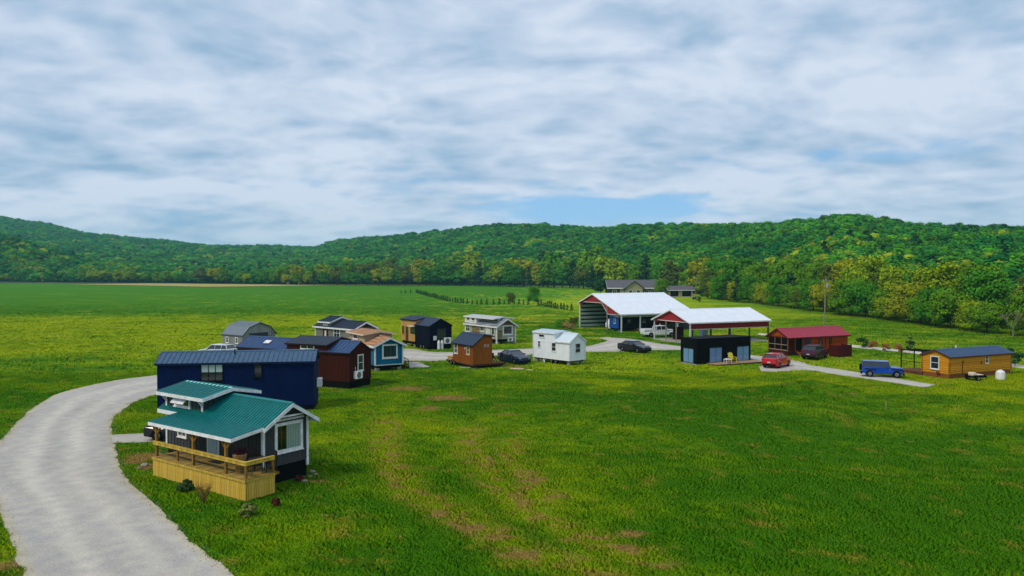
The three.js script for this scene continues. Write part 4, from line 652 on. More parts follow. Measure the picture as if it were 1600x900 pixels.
// ---------------------------------------------------------------- pavilion
{
  const t = thing('pavilion', 'open pavilion with white roof, red gable and red fascia painted darker as in shade', 'pavilion', 25.93, -111.33, rad(24.2));
  const W = 9.15, L = 14.6, top = gable(W, 3.2, 4.82);
  foot(t, 0, L, -W, 0);
  roof(t, 0, L, top, { ov: 0.28, e0: 0.4, e1: 0.35, th: 0.08, mat: roofWhite, trim: white, trimH: 0.17 });
  part(t, 'gable_panel', prism([[-0.15, 3.2], [-W / 2, 4.76], [-W + 0.15, 3.2], [-W + 0.15, 2.5], [-W + 0.85, 3.12], [-0.85, 3.12], [-0.15, 2.5]], 0, 0.06), redM, 'bright red gable cladding');
  part(t, 'gable_trim', [box(-0.03, 0, 3.06, 3.16, -W + 0.85, -0.85)], offwhite);
  part(t, 'fascia_panel', box(0.1, L - 0.05, 2.18, 3.14, -0.05, 0.0), maroon, 'red fascia painted darker as in shade'); part(t, 'fascia_panel', box(0.1, L - 0.05, 2.4, 3.14, -W, -W + 0.05), maroon);
  part(t, 'fascia_trim', box(0.1, L - 0.05, 2.12, 2.18, -0.06, 0.01), offwhite);
  for (const x of [0, 3.65, 7.3, 10.95, L]) for (const z of [0, -W]) part(t, 'post', box(x - 0.08, x + 0.08, 0, z === 0 && x === 0 ? 3.14 : 2.4 + (x === 0 || x === L ? 0.74 : 0), z - 0.08 + (z ? 0.1 : -0.1), z + 0.08 + (z ? 0.1 : -0.1)), x === 0 ? offwhite : M(0x3c4038, 0.7, { map: g05 }));
  for (const z of [-3.54, -6.1]) part(t, 'post', box(0.0, 0.12, 0, 3.1, z - 0.06, z + 0.06), galv);
  for (const x of [3.65, 7.3, 10.95]) part(t, 'truss', [box(x - 0.05, x + 0.05, 3.02, 3.12, -W + 0.1, -0.1), bar([x, 3.12, -W / 2], [x, 4.72, -W / 2], 0.09)], galv);
  part(t, 'slab', box(-0.3, L + 0.2, -0.1, 0.08, -W - 0.2, 0.3), concrete);
  const at = (x, z) => local(t, x, z);
  { const [X, Z] = at(2.9, -6.9), b = thing('brown_cabinet', 'dark brown cabinet standing under the pavilion roof', 'cabinet', X, Z, rad(24.2), null, 0.08); part(b, 'body', box(-0.75, 0.75, 0, 1.9, -0.35, 0.35), M(0x3a1a18, 0.6, { map: gr1 })); part(b, 'door', box(-0.7, -0.02, 0.1, 1.8, 0.35, 0.38), M(0x45221d, 0.6)); part(b, 'door', box(0.02, 0.7, 0.1, 1.8, 0.35, 0.38), M(0x45221d, 0.6)); }
  for (const [x, z, l] of [[6, -3.5, 'wooden picnic table near the middle of the pavilion'], [9.6, -3.3, 'wooden picnic table at the far end of the pavilion']]) { const [X, Z] = at(x, z), b = thing('picnic_table', l, 'picnic table', X, Z, rad(24.2), 'picnic tables under the pavilion', 0.08), m = wood(0x8d7a5c); for (let k = 0; k < 5; k++) part(b, 'table_board', box(-0.9, 0.9, 0.72, 0.76, -0.37 + k * 0.15, -0.235 + k * 0.15), m); part(b, 'bench', box(-0.9, 0.9, 0.42, 0.46, 0.6, 0.85), m); part(b, 'bench', box(-0.9, 0.9, 0.42, 0.46, -0.85, -0.6), m); for (const s of [-0.65, 0.65]) part(b, 'leg', [bar([s, 0, 0.7], [s, 0.72, 0.25], 0.08), bar([s, 0, -0.7], [s, 0.72, -0.25], 0.08), box(s - 0.04, s + 0.04, 0.36, 0.42, -0.8, 0.8)], m); }
  { const [X, Z] = at(8.6, -8.0), b = thing('water_tank', 'pale blue plastic tank in a cage under the pavilion', 'tank', X, Z, rad(24.2), null, 0.08); part(b, 'tank', rbox(-0.5, 0.5, 0.15, 1.25, -0.5, 0.5, 0.08), M(0xb9cede, 0.5)); part(b, 'pallet', box(-0.55, 0.55, 0, 0.14, -0.55, 0.55), pineDark); const l = []; for (const y of [0.3, 0.6, 0.9, 1.2]) l.push(box(-0.53, 0.53, y, y + 0.02, 0.51, 0.53), box(-0.53, 0.53, y, y + 0.02, -0.53, -0.51)); for (const x of [-0.5, 0, 0.5]) l.push(box(x - 0.01, x + 0.01, 0.14, 1.25, 0.53, 0.55)); part(b, 'cage', l, steel); }
}

// ---------------------------------------------------------------- black flat roofed house with deck
{
  const t = thing('container_house', 'black flat roofed house with curtained glass doors in front of the pavilion', 'house', 20.79, -86.42, rad(26.6));
  const W = 2.69, L = 8.03, bk = M(0x030406, 0.8, { map: g05 }); foot(t, 0, L, -W, 0); foot(t, 1.2, 8.9, 0, 2.0);
  part(t, 'wall', box(0, L, 0.12, 2.9, -W, 0), bk);
  const l = []; for (let x = 0.15; x < L - 0.1; x += 0.3) if (!(x > 1.75 && x < 3.8) && !(x > 5.9 && x < 7.9)) l.push(box(x, x + 0.14, 0.25, 2.78, 0, 0.035)); else l.push(box(x, x + 0.14, 2.05, 2.78, 0, 0.035)); part(t, 'corrugation', l, bk, null, 'stuff');
  part(t, 'roof', [box(-0.03, L + 0.03, 2.9, 2.97, -W - 0.03, 0.05)], bk); part(t, 'corner_post', box(-0.02, 0.1, 0.1, 2.9, -0.08, 0.05), bk); part(t, 'corner_post', box(L - 0.1, L + 0.02, 0.1, 2.9, -0.08, 0.05), bk); part(t, 'corner_post', box(-0.02, 0.1, 0.1, 2.9, -W - 0.04, -W + 0.08), bk);
  const cur = M(0x6f9cc4, 0.9), ft = M(0x0c1428, 0.5);
  win(t, 'F', 0.0, 2.8, 1.02, 1.9, 1.75, { cols: 2, trim: ft, b: 0.07, sill: false, curtain: { n: 8, from: 0.0, to: 1, mat: cur }, name: 'glass_door' });
  win(t, 'F', 0.0, 6.9, 1.0, 1.9, 1.75, { cols: 2, trim: ft, b: 0.07, sill: false, curtain: { n: 8, from: 0, to: 1, mat: cur }, name: 'glass_door' });
  win(t, 'L', 0.0, -1.36, 0.98, 1.85, 1.7, { cols: 2, trim: ft, b: 0.07, sill: false, curtain: { n: 8, from: 0, to: 1, mat: cur }, name: 'glass_door' });
  piers(t, [[0.3, -0.3], [L - 0.3, -0.3], [0.3, -W + 0.3], [L - 0.3, -W + 0.3]], 0.13, 0.5); part(t, 'sill_plate', box(-0.2, 0, 0.02, 0.1, -W, 0.1), concrete);
  const dk = part(t, 'deck', box(1.45, 8.6, 0.03, 0.13, 0.08, 1.75), pineDark); { const gd = box(0, 0.19, 0, 0.03, 0.06, 1.8), dm = [wood(0xb9a184), wood(0xae967a), wood(0xc2ac90)]; let k = 0; for (let x = 1.42; x < 8.6; x += 0.2) { const m = part(dk, 'deck_board', gd, dm[(k * 5 + (k >> 1)) % 3]); m.position.set(x, 0.132, 0); k++; } } part(dk, 'rim_board', box(1.42, 8.62, 0.0, 0.13, 1.76, 1.80), M(0x3d2a20, 0.8));
  const at = (x, z) => local(t, x, z);
  { const [X, Z] = at(4.55, 0.85), b = thing('adirondack_chair', 'yellow slatted garden chair on the deck of the black house', 'chair', X, Z, rad(20), null, 0.163), m = painted(0xd8c94a, 0.6); for (let k = 0; k < 5; k++) part(b, 'back_slat', bar([-0.24 + k * 0.12, 0.3, -0.2], [-0.26 + k * 0.13, 1.02 + 0.05 * (2 - Math.abs(k - 2)), -0.52], 0.1, 0.025), m); part(b, 'seat', bar([0, 0.42, 0.32], [0, 0.26, -0.25], 0.56, 0.03), m); for (const s of [-0.32, 0.32]) { part(b, 'armrest', box(s - 0.07, s + 0.07, 0.58, 0.61, -0.4, 0.4), m); part(b, 'leg', box(s - 0.03, s + 0.03, 0, 0.58, 0.26, 0.34), m); part(b, 'leg', bar([s * 0.9, 0, -0.5], [s * 0.9, 0.42, 0.3], 0.05, 0.1), m); } }
  { const [X, Z] = at(3.7, 1.0), b = thing('garden_table', 'low white table beside the yellow garden chair', 'table', X, Z, rad(20), null, 0.163); part(b, 'tabletop', rbox(-0.4, 0.4, 0.36, 0.41, -0.3, 0.3, 0.02), white); for (const sx of [-0.33, 0.33]) for (const sz of [-0.23, 0.23]) part(b, 'leg', box(sx - 0.03, sx + 0.03, 0, 0.37, sz - 0.03, sz + 0.03), white); part(b, 'cushion', rbox(-0.3, 0.2, 0.411, 0.52, -0.2, 0.2, 0.05), offwhite); }
}

// ---------------------------------------------------------------- red cabin
{
  const t = thing('red_cabin', 'orange red log cabin with red metal roof and screened porch', 'cabin', 34.55, -96.0, rad(25.2));
  const W = 3.42, L = 10.4, top = gable(W, 2.36, 3.3), lg = M(0xa8440f, 0.8, { map: lo1 }), rf = metalRoof(0xa83248, 0.4), tr = M(0x6e2a14, 0.7, { map: gr1 });
  foot(t, 0, L, -W, 0);
  shell(t, 2.6, L, 0.5, top, lg); part(t, 'skirting', box(0.05, L - 0.05, -0.02, 0.5, -W + 0.05, -0.05), M(0x4a1f17, 0.8, { map: bo1 }));
  { const q = []; for (let y = 0.52; y < 2.3; y += 0.2) { const g = new THREE.CylinderGeometry(0.1, 0.1, L - 2.6, 6, 1, true); g.rotateZ(Math.PI / 2); g.scale(1, 1, 0.35); g.translate((L + 2.6) / 2, y + 0.1, 0); q.push(g); } part(t, 'log_siding', q, lg, null, 'stuff'); }
  roof(t, 0, L, top, { ov: 0.28, e0: 0.25, e1: 0.25, th: 0.07, mat: rf, rib: 0.45, trim: tr, trimH: 0.15 });
  part(t, 'gable_panel', prism([[-0.1, 2.36], [-W / 2, 3.26], [-W + 0.1, 2.36]], 0, 0.06), M(0xa84a17, 0.7, { map: lo1 }));
  part(t, 'porch_floor', box(0, 2.6, 0.5, 0.58, -W, 0), tr); part(t, 'porch_beam', [box(0, 2.6, 2.2, 2.34, -0.12, 0), box(0, 0.12, 2.2, 2.345, -W + 0.01, -0.121)], tr);
  for (const [x, z] of [[0.07, -0.07], [0.07, -W + 0.07], [0.07, -1.15], [0.07, -2.25], [1.3, -0.07], [2.5, -0.07]]) part(t, 'porch_post', box(x - 0.055, x + 0.055, 0.58, 2.2, z - 0.055, z + 0.055), M(0x8f5a44, 0.7, { map: gr1 }));
  part(t, 'screen', [box(0.04, 0.05, 0.6, 2.2, -W + 0.13, -0.13)], M(0x040404, 0.9)); part(t, 'screen', box(1.36, 2.44, 0.6, 2.2, -0.07, -0.06), M(0x040404, 0.9)); part(t, 'porch_rail', [box(0.0, 0.04, 1.3, 1.36, -W + 0.13, -0.13), box(0.0, 0.04, 0.62, 0.7, -W + 0.13, -0.13)], M(0x9a8878, 0.7));
  win(t, 'F', 0.03, 5.55, 1.62, 0.55, 0.75, { trim: M(0x2a1a12, 0.6), b: 0.06 }); win(t, 'F', 0.03, 7.25, 1.65, 0.5, 0.65, { trim: M(0x2a1a12, 0.6), b: 0.06 }); door(t, 'F', 0.03, 3.3, 0.58, 0.8, 1.65, M(0x1c2438, 0.5), tr);
  part(t, 'downpipe', rod([6.4, 0.4, 0.08], [6.4, 2.25, 0.08], 0.04), tr);
  part(t, 'steps', [box(1.4, 2.4, 0.3, 0.36, 0.05, 0.4), box(1.4, 2.4, 0.12, 0.18, 0.4, 0.75), bar([1.42, 0.0, 0.8], [1.42, 0.5, 0.0], 0.05, 0.15), bar([2.38, 0.0, 0.8], [2.38, 0.5, 0.0], 0.05, 0.15)], M(0x9a6a48, 0.8, { map: gr1 }));
  { const [X, Z] = G(1311, 558.5), b = thing('privacy_screen', 'dark red board enclosure at the end of the red cabin', 'fence', X, Z, rad(25.2)), m = boards(0x4a1316); for (let k = 0; k < 10; k++) { part(b, 'board', box(k * 0.22, k * 0.22 + 0.205, 0.02, 1.45, -0.03, 0), m); } for (let k = 0; k < 7; k++) part(b, 'board', box(-0.03, 0, 0.02, 1.45, -0.24 - k * 0.22, -0.035 - k * 0.22), m); for (let k = 0; k < 7; k++) part(b, 'board', box(2.2, 2.23, 0.02, 1.45, -0.24 - k * 0.22, -0.035 - k * 0.22), m); for (const [x, z] of [[0.05, -0.08], [2.15, -0.08], [0.05, -1.5], [2.15, -1.5]]) part(b, 'post', box(x - 0.05, x + 0.05, -0.05, 1.5, z - 0.05, z + 0.05), m); foot(b, 0, 2.2, -1.6, 0); }
}

// ---------------------------------------------------------------- yellow cabin
{
  const t = thing('yellow_cabin', 'yellow log sided cabin with low blue grey roof at the end of the drive', 'cabin', 42.85, -75.08, rad(25.2));
  const W = 2.9, L = 9.6, top = gable(W, 2.2, 2.72), lg = M(0xd99a28, 0.8, { map: lo1 }), rf = metalRoof(0x37577e, 0.42), tr = M(0x5a3418, 0.7);
  foot(t, 0, L, -W, 0);
  shell(t, 0, L, 0.42, top, lg); part(t, 'skirting', box(0.04, L - 0.04, -0.02, 0.42, -W + 0.04, -0.04), M(0x8f5a35, 0.85, { map: gv }));
  { const q = []; for (let y = 0.44; y < 2.15; y += 0.175) { const g = new THREE.CylinderGeometry(0.0875, 0.0875, L, 6, 1, true); g.rotateZ(Math.PI / 2); g.scale(1, 1, 0.35); g.translate(L / 2, y + 0.09, 0); const h = new THREE.CylinderGeometry(0.0875, 0.0875, W, 6, 1, true); h.rotateX(Math.PI / 2); h.scale(0.35, 1, 1); h.translate(0, y + 0.09, -W / 2); q.push(g, h); } part(t, 'log_siding', q, lg, null, 'stuff'); }
  roof(t, 0, L, top, { ov: 0.22, e0: 0.15, e1: 0.2, th: 0.07, mat: rf, rib: 0.45, trim: tr, trimH: 0.13 });
  win(t, 'L', -0.03, -1.5, 1.47, 0.95, 1.3, { rows: 2, b: 0.08 }); win(t, 'F', 0.03, 5.65, 1.7, 0.48, 0.85, { rows: 2, b: 0.06 });
  cornerBoards(t, [[0.0, 0.0, 0.42, 2.15], [L, 0, 0.42, 2.15], [0, -W, 0.42, 2.15]], M(0xb27a20, 0.7, { map: gr1 }), 0.13);
  part(t, 'vent', box(1.9, 2.1, 1.5, 1.7, 0.03, 0.06), tr); part(t, 'vent', box(4.75, 4.9, 1.25, 1.5, 0.03, 0.06), tr); part(t, 'tap_pipe', rod([1.9, 0.4, 0.06], [1.9, 1.5, 0.06], 0.03), tr); part(t, 'flue', rod([3.4, 2.5, -1.7], [3.4, 3.05, -1.7], 0.06), white);
  // porch frame on the far side of the gable
  const pt = part(t, 'porch_deck', box(-2.3, -0.05, 0.3, 0.4, -W - 1.6, -W + 1.0), M(0x7a5540, 0.8, { map: bo1 })); part(pt, 'deck_skirt', box(-2.25, -0.1, -0.02, 0.3, -W - 1.55, -W + 0.95), M(0x6b4534, 0.85, { map: bo1 }));
  for (const [x, z] of [[-2.2, -W + 0.9], [-0.2, -W + 0.9], [-2.2, -W - 1.5], [-0.2, -W - 1.5]]) part(pt, 'porch_post', box(x - 0.04, x + 0.04, 0.4, 2.3, z - 0.04, z + 0.04), blackP);
  part(pt, 'porch_roof_frame', [box(-2.25, -0.15, 2.3, 2.38, -W + 0.86, -W + 0.94), box(-2.25, -0.15, 2.3, 2.38, -W - 1.54, -W - 1.46), ...[0, 1, 2, 3, 4].map(k => box(-2.22 + k * 0.5, -2.16 + k * 0.5, 2.382, 2.44, -W - 1.6, -W + 1.0))], blackP);
  { const l = []; for (let x = -2.15; x < -0.15; x += 0.17) l.push(box(x - 0.01, x + 0.01, 0.4, 1.25, -W + 0.89, -W + 0.91)); for (let z = -W - 1.4; z < -W + 0.9; z += 0.17) l.push(box(-2.21, -2.19, 0.4, 1.25, z - 0.01, z + 0.01)); l.push(box(-2.2, -0.2, 1.25, 1.3, -W + 0.87, -W + 0.93), box(-2.23, -2.17, 1.252, 1.302, -W - 1.5, -W + 0.87)); part(pt, 'railing', l, blackP); }
  pt.position.set(2.35, 0, -1.05);
}
function lathe(pts, n = 16) { return new THREE.LatheGeometry(pts.map(p => new THREE.Vector2(...p)), n); }
{ const [X, Z] = G(1563, 593), b = thing('white_tank', 'upright white rounded tank beside the yellow cabin', 'tank', X, Z); part(b, 'tank', lathe([[0, 0.05], [0.38, 0.05], [0.42, 0.1], [0.42, 0.62], [0.36, 0.8], [0.2, 0.9], [0, 0.93]], 18), white); part(b, 'base', lathe([[0, 0], [0.4, 0], [0.4, 0.06], [0, 0.06]], 18), offwhite); part(b, 'lid', lathe([[0, 0.9], [0.12, 0.9], [0.12, 0.97], [0, 0.97]], 12), offwhite); }
{ const [X, Z] = G(1524, 594), b = thing('utility_trailer', 'low dark utility trailer with pale load by the yellow cabin', 'trailer', X, Z, rad(15)); part(b, 'bed', box(-0.75, 0.75, 0.3, 0.42, -0.5, 0.5), blackP); for (const z of [-0.5, 0.5]) part(b, 'side_rail', box(-0.75, 0.75, 0.42, 0.55, z - 0.02, z + 0.02), blackP); trailerWheels(b, [-0.3], [0.58, -0.58], 0.24); part(b, 'drawbar', [bar([0.7, 0.35, 0], [1.4, 0.3, 0], 0.06), rod([1.3, 0, 0], [1.3, 0.35, 0], 0.03)], blackP); part(b, 'load', [rbox(-0.6, -0.1, 0.42, 0.78, -0.35, 0.3, 0.12), rbox(0.0, 0.6, 0.42, 0.58, -0.4, 0.4, 0.05)], M(0xcfc0aa, 0.8)); }
{ const l = ['weathered pale plywood sheet lying by the wooden cabin', 'small yellowed board lying in the grass by the wooden cabin', 'white narrow board lying under the wooden cabin']; [[808, 577, 1.5, 0.75, 0xd8cdb8], [828, 579, 0.7, 0.4, 0xd9d08a], [727, 574.8, 1.3, 0.22, 0xdfe2e0]].forEach(([x, y, w, d, c], i) => { const [X, Z] = G(x, y), m = part(scene, uniq('loose_board'), rbox(-w / 2, w / 2, 0.02, 0.09, -d / 2, d / 2, 0.01), wood(c)); m.position.set(X, 0, Z); m.rotation.y = [-0.35, -0.5, -0.1][i]; tag(m, l[i], 'board'); }); }

// ---------------------------------------------------------------- farmhouse and garage far behind the barn
{
  const t = thing('farmhouse', 'low farmhouse with grey shingle roof and pale gables behind the barn', 'house', 41, -322, 0), rf = shingles(0x6c6a70), st = M(0x3d3a38, 0.85, { map: gv }), cr = painted(0x9d9878);
  shell(t, -0.5, 20, 0, gable(11, 4.0, 7.0), st); roof(t, -0.5, 20, gable(11, 4.0, 7.0), { ov: 0.6, e0: 0.6, e1: 0.6, th: 0.2, mat: rf, trim: white, trimH: 0.4 });
  const w = part(t, 'front_gable', (() => { const g = prism([[-3.5, 0], [-3.5, 3.9], [0, 6.6], [3.5, 3.9], [3.5, 0]], 0, 6); g.rotateY(Math.PI / 2); g.translate(9.8, 0, 3.5); return g; })(), cr);
  part(t, 'gable_roof', (() => { const g = prism(slab([[-4.2, 3.6], [0, 6.85], [4.2, 3.6]], 0.25, 0.2), -0.2, 6.5); g.rotateY(Math.PI / 2); g.translate(9.8, 0, 4.0); return g; })(), rf);
  for (const x of [2, 5.2, 15.5, 18]) win(t, 'F', 0, x, 2.2, 1.8, 1.6, { cols: 2, b: 0.12 });
  win(t, 'F', 3.5, 8.2, 2.2, 1.6, 1.8, { b: 0.14 }); win(t, 'F', 3.5, 11.4, 2.2, 1.6, 1.8, { b: 0.14 }); part(t, 'wall_panel', box(4.3, 6.1, 0.1, 3.4, 0.01, 0.08), cr); foot(t, 0, 20, -11, 4);
  const g = thing('garage', 'open fronted garage with grey roof and pale pillars behind the barn', 'garage', 66.5, -326, 0); shell(g, 0, 10.5, 0.05, [[-1.5, 2.9], [-4, 4.3], [-7, 2.9]], M(0x2a2724, 0.8)); roof(g, 0, 10.5, [[0, 2.9], [-4, 4.4], [-7.6, 2.9]], { ov: 0.5, e0: 0.5, e1: 0.5, th: 0.2, mat: rf, trim: offwhite, trimH: 0.3 }); for (const x of [0.4, 4.6, 5.4, 10]) part(g, 'pillar', box(x - 0.35, x + 0.35, 0, 2.9, -0.6, 0), cr); part(g, 'slab', box(-1, 11.5, -0.05, 0.08, -7, 3), concrete);
}

// ---------------------------------------------------------------- vehicles
const tyreG = (() => { const g = lathe([[0.19, -0.1], [0.3, -0.11], [0.335, -0.07], [0.34, 0], [0.335, 0.07], [0.3, 0.11], [0.19, 0.1]], 24); g.rotateX(Math.PI / 2); return g; })();
const rimG = (() => { const l = []; for (let k = 0; k < 5; k++) { const b = box(-0.03, 0.03, 0.03, 0.19, 0.07, 0.1); b.rotateZ(k * 1.2566); l.push(b); } const r = new THREE.CylinderGeometry(0.21, 0.21, 0.12, 18); r.rotateX(Math.PI / 2); l.push(r); return merged(l); })();
function addWheels(c, xs, hw, s, rimMat = steel) { for (const x of xs) for (const z of [-1, 1]) { const w = part(c, 'wheel', tyreG.clone(), rubber); w.position.set(x, 0.34 * s, z * hw); w.scale.set(s, s, s); if (z < 0) w.rotation.y = Math.PI; part(w, 'rim', rimG.clone(), rimMat); } }
function paint(c, rough = 0.28) { return new THREE.MeshPhysicalMaterial({ color: c, roughness: rough, metalness: 0, specularIntensity: 0.4, clearcoat: 0.5, clearcoatRoughness: 0.06 }); }
const tailRed = M(0x7a0c10, 0.25), lampGlass = M(0xcfd8dc, 0.15);
function frustum(b, tp) { // b, tp: [x0, x1, halfwidth, y]
  const P = [[b[0], b[3], -b[2]], [b[1], b[3], -b[2]], [b[1], b[3], b[2]], [b[0], b[3], b[2]], [tp[0], tp[3], -tp[2]], [tp[1], tp[3], -tp[2]], [tp[1], tp[3], tp[2]], [tp[0], tp[3], tp[2]]];
  const g = new THREE.BufferGeometry(), v = []; for (const f of [[0, 1, 5, 4], [1, 2, 6, 5], [2, 3, 7, 6], [3, 0, 4, 7], [4, 5, 6, 7], [3, 2, 1, 0]]) for (const i of [0, 2, 1, 0, 3, 2]) v.push(...P[f[i]]);
  g.setAttribute('position', new THREE.Float32BufferAttribute(v, 3)); g.computeVertexNormals(); g.setAttribute('uv', new THREE.BufferAttribute(new Float32Array(v.length / 3 * 2), 2)); return g;
}
function car(label, category, X, Z, turn, color, k) { // x is forward
  const c = thing(k.name, label, category, X, Z, turn), p = paint(color), hw = k.w / 2, L = k.L / 2, wr = 0.36 * k.s + 0.02;
  const s = new THREE.Shape(); const pt = k.outline; s.moveTo(pt[0][0], pt[0][1]);
  for (let i = 1; i < pt.length; i++) s.lineTo(pt[i][0], pt[i][1]);
  for (const wx of [k.wx[1], k.wx[0]]) { s.lineTo(wx + wr, k.sill); for (let a = 1; a < 10; a++) s.lineTo(wx + wr * Math.cos(Math.PI * a / 10), Math.max(k.sill, 0.34 * k.s + wr * Math.sin(Math.PI * a / 10))); s.lineTo(wx - wr, k.sill); }
  const bv = 0.07, g = new THREE.ExtrudeGeometry(s, { depth: k.w - 2 * bv, bevelSize: bv * 0.7, bevelThickness: bv, bevelSegments: 3 }); g.translate(0, 0, -hw + bv);
  { const q = g.attributes.position; for (let i = 0; i < q.count; i++) { const x = q.getX(i), y = q.getY(i), e = Math.max(0, Math.abs(x) / L - 0.72) / 0.28, tuck = 1 - 0.10 * e * e - 0.05 * sm(0.65, 1.05, y); q.setZ(i, q.getZ(i) * tuck); } g.computeVertexNormals(); }
  const body = part(c, 'body', g, p);
  part(body, 'underbody', box(-L + 0.35, L - 0.35, k.sill - 0.08, k.sill + 0.1, -hw + 0.16, hw - 0.16), blackP);
  const gb = k.glass; // [[xr, xf, y, hw], [xr, xf, y, hw]]
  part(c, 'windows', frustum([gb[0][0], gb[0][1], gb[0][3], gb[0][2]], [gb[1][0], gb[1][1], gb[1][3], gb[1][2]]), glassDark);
  const rt = part(c, 'roof', rbox(gb[1][0] - 0.06, gb[1][1] + 0.08, gb[1][2] - 0.03, gb[1][2] + 0.045, -gb[1][3] - 0.02, gb[1][3] + 0.02, 0.035, 2), k.roof ? M(k.roof, 0.5) : p);
  const pil = []; for (const z of [-1, 1]) for (const [xb, xt, w] of [[gb[0][1], gb[1][1], 0.07], [gb[0][0], gb[1][0], k.cp || 0.12], ...(k.bp || []).map(x => [x, x - 0.04, 0.07])]) pil.push(bar([xb, gb[0][2], z * (gb[0][3] + 0.006)], [xt, gb[1][2], z * (gb[1][3] + 0.006)], 0.03, w));
  part(rt, 'pillars', pil, p);
  for (const z of [-1, 1]) {
    (k.doors || []).forEach(([a, b]) => { const d = part(c, 'door', box(a + 0.012, b - 0.012, k.sill + 0.12, gb[0][2] - 0.06, z * (hw * 0.985) - 0.004, z * (hw * 0.985) + 0.012 * z), p); part(d, 'handle', box(a + 0.08, a + 0.24, gb[0][2] - 0.17, gb[0][2] - 0.13, z * hw * 0.985, z * (hw * 0.985) + 0.035 * z), k.trim || p); });
    part(c, 'mirror', rbox(gb[0][1] - 0.42, gb[0][1] - 0.22, gb[0][2] + 0.02, gb[0][2] + 0.16, z > 0 ? hw - 0.05 : -hw - 0.12, z > 0 ? hw + 0.12 : -hw + 0.05, 0.03), p);
    part(c, 'headlight', rbox(L - 0.2, L - 0.02 + (k.hx || 0), k.hl, k.hl + 0.14, z > 0 ? hw * 0.50 : -hw * 0.86, z > 0 ? hw * 0.86 : -hw * 0.50, 0.03), lampGlass);
    part(c, 'tail_light', rbox(-L - 0.01 - (k.tx || 0), -L + 0.14, k.tl, k.tl + 0.16, z > 0 ? hw * 0.52 : -hw * 0.9, z > 0 ? hw * 0.9 : -hw * 0.52, 0.03), tailRed);
  }
  part(c, 'bumper', rbox(L - 0.12, L + 0.04, 0.3, 0.5, -hw * 0.84, hw * 0.84, 0.05), k.bump || blackP); part(c, 'bumper', rbox(-L - 0.04, -L + 0.12, 0.32, 0.52, -hw * 0.84, hw * 0.84, 0.05), k.bump || blackP);
  part(c, 'grille', box(L - 0.05, L + 0.012 + (k.hx || 0), k.hl - 0.04, k.hl + 0.12, -hw * 0.42, hw * 0.42), blackP); part(c, 'number_plate', box(-L - 0.055 - (k.tx || 0), -L - 0.02, 0.62, 0.74, -0.17, 0.17), offwhite);
  addWheels(c, k.wx, hw - 0.11, k.s, k.rim || steel);
  return c;
}
const sedan = { name: 'sedan', L: 4.7, w: 1.82, s: 0.97, sill: 0.24, wx: [-1.38, 1.42], hl: 0.6, tl: 0.78, outline: [[-2.3, 0.3], [-2.35, 0.6], [-2.3, 0.98], [-1.6, 1.04], [-1.5, 0.99], [0.95, 0.93], [1.9, 0.84], [2.28, 0.7], [2.35, 0.5], [2.3, 0.26]], glass: [[-1.72, 1.12, 0.96, 0.80], [-0.98, 0.28, 1.42, 0.60]], bp: [-0.28], doors: [[-1.05, -0.18], [-0.18, 0.82]] };
const suvK = { name: 'suv', L: 4.65, w: 1.88, s: 1.06, sill: 0.3, wx: [-1.35, 1.4], hl: 0.72, tl: 0.95, outline: [[-2.26, 0.36], [-2.32, 0.7], [-2.28, 1.1], [-2.1, 1.14], [0.9, 1.06], [1.85, 1.0], [2.25, 0.86], [2.32, 0.6], [2.28, 0.34]], glass: [[-2.16, 1.12, 1.08, 0.84], [-1.8, 0.35, 1.64, 0.66]], bp: [-1.2, -0.25], cp: 0.16, doors: [[-1.05, -0.18], [-0.18, 0.82]] };
const hatch = { name: 'hatchback', L: 4.25, w: 1.82, s: 1.0, sill: 0.27, wx: [-1.25, 1.28], hl: 0.66, tl: 0.86, outline: [[-2.05, 0.34], [-2.12, 0.65], [-2.08, 1.02], [-1.9, 1.08], [0.85, 0.98], [1.7, 0.9], [2.05, 0.76], [2.12, 0.52], [2.08, 0.3]], glass: [[-1.98, 1.02, 1.0, 0.80], [-1.4, 0.25, 1.5, 0.60]], bp: [-1.1, -0.28], cp: 0.2, doors: [[-1.0, -0.2], [-0.2, 0.75]] };
const pick = { name: 'pickup_truck', L: 5.6, w: 1.95, s: 1.15, sill: 0.42, wx: [-1.65, 1.85], hl: 0.86, tl: 0.85, outline: [[-2.78, 0.5], [-2.8, 0.85], [-2.8, 1.1], [-0.75, 1.1], [1.25, 1.14], [2.5, 1.1], [2.76, 1.0], [2.8, 0.7], [2.76, 0.44]], glass: [[-0.75, 1.45, 1.1, 0.88], [-0.55, 0.8, 1.78, 0.72]], bp: [0.15], doors: [[-0.65, 0.2], [0.2, 1.1]], bump: steel };
const jeepK = { name: 'jeep', L: 4.5, w: 1.82, s: 1.18, sill: 0.48, wx: [-1.35, 1.45], hl: 0.8, tl: 0.8, outline: [[-2.1, 0.5], [-2.12, 0.8], [-2.12, 1.15], [0.75, 1.15], [0.8, 1.12], [2.05, 1.06], [2.1, 0.95], [2.1, 0.55]], glass: [[-2.08, 0.82, 1.14, 0.80], [-2.02, 0.55, 1.78, 0.74]], bp: [-1.15, -0.25], doors: [[-1.1, -0.25], [-0.25, 0.6]], hx: -0.15, tx: -0.13 };
const P = (x, y) => G(x, y);
car('dark blue sedan parked beside the wooden cabin', 'car', ...P(803, 566.5), rad(-58), 0x0b1a38, sedan);
car('black sedan parked on the drive between the white house and the barn', 'car', ...P(991, 549.5), rad(-55), 0x07090d, sedan);
car('bright red hatchback parked by the deck of the black house', 'car', ...P(1213, 573.0), rad(50), 0xb30f18, { ...hatch });
car('dark maroon suv parked before the porch of the red cabin', 'suv', ...P(1273, 560.0), rad(50), 0x3d0f26, suvK);
car('dark grey suv half hidden behind the teal roofed cottage', 'suv', ...P(291, 686), rad(174), 0x10141c, suvK);
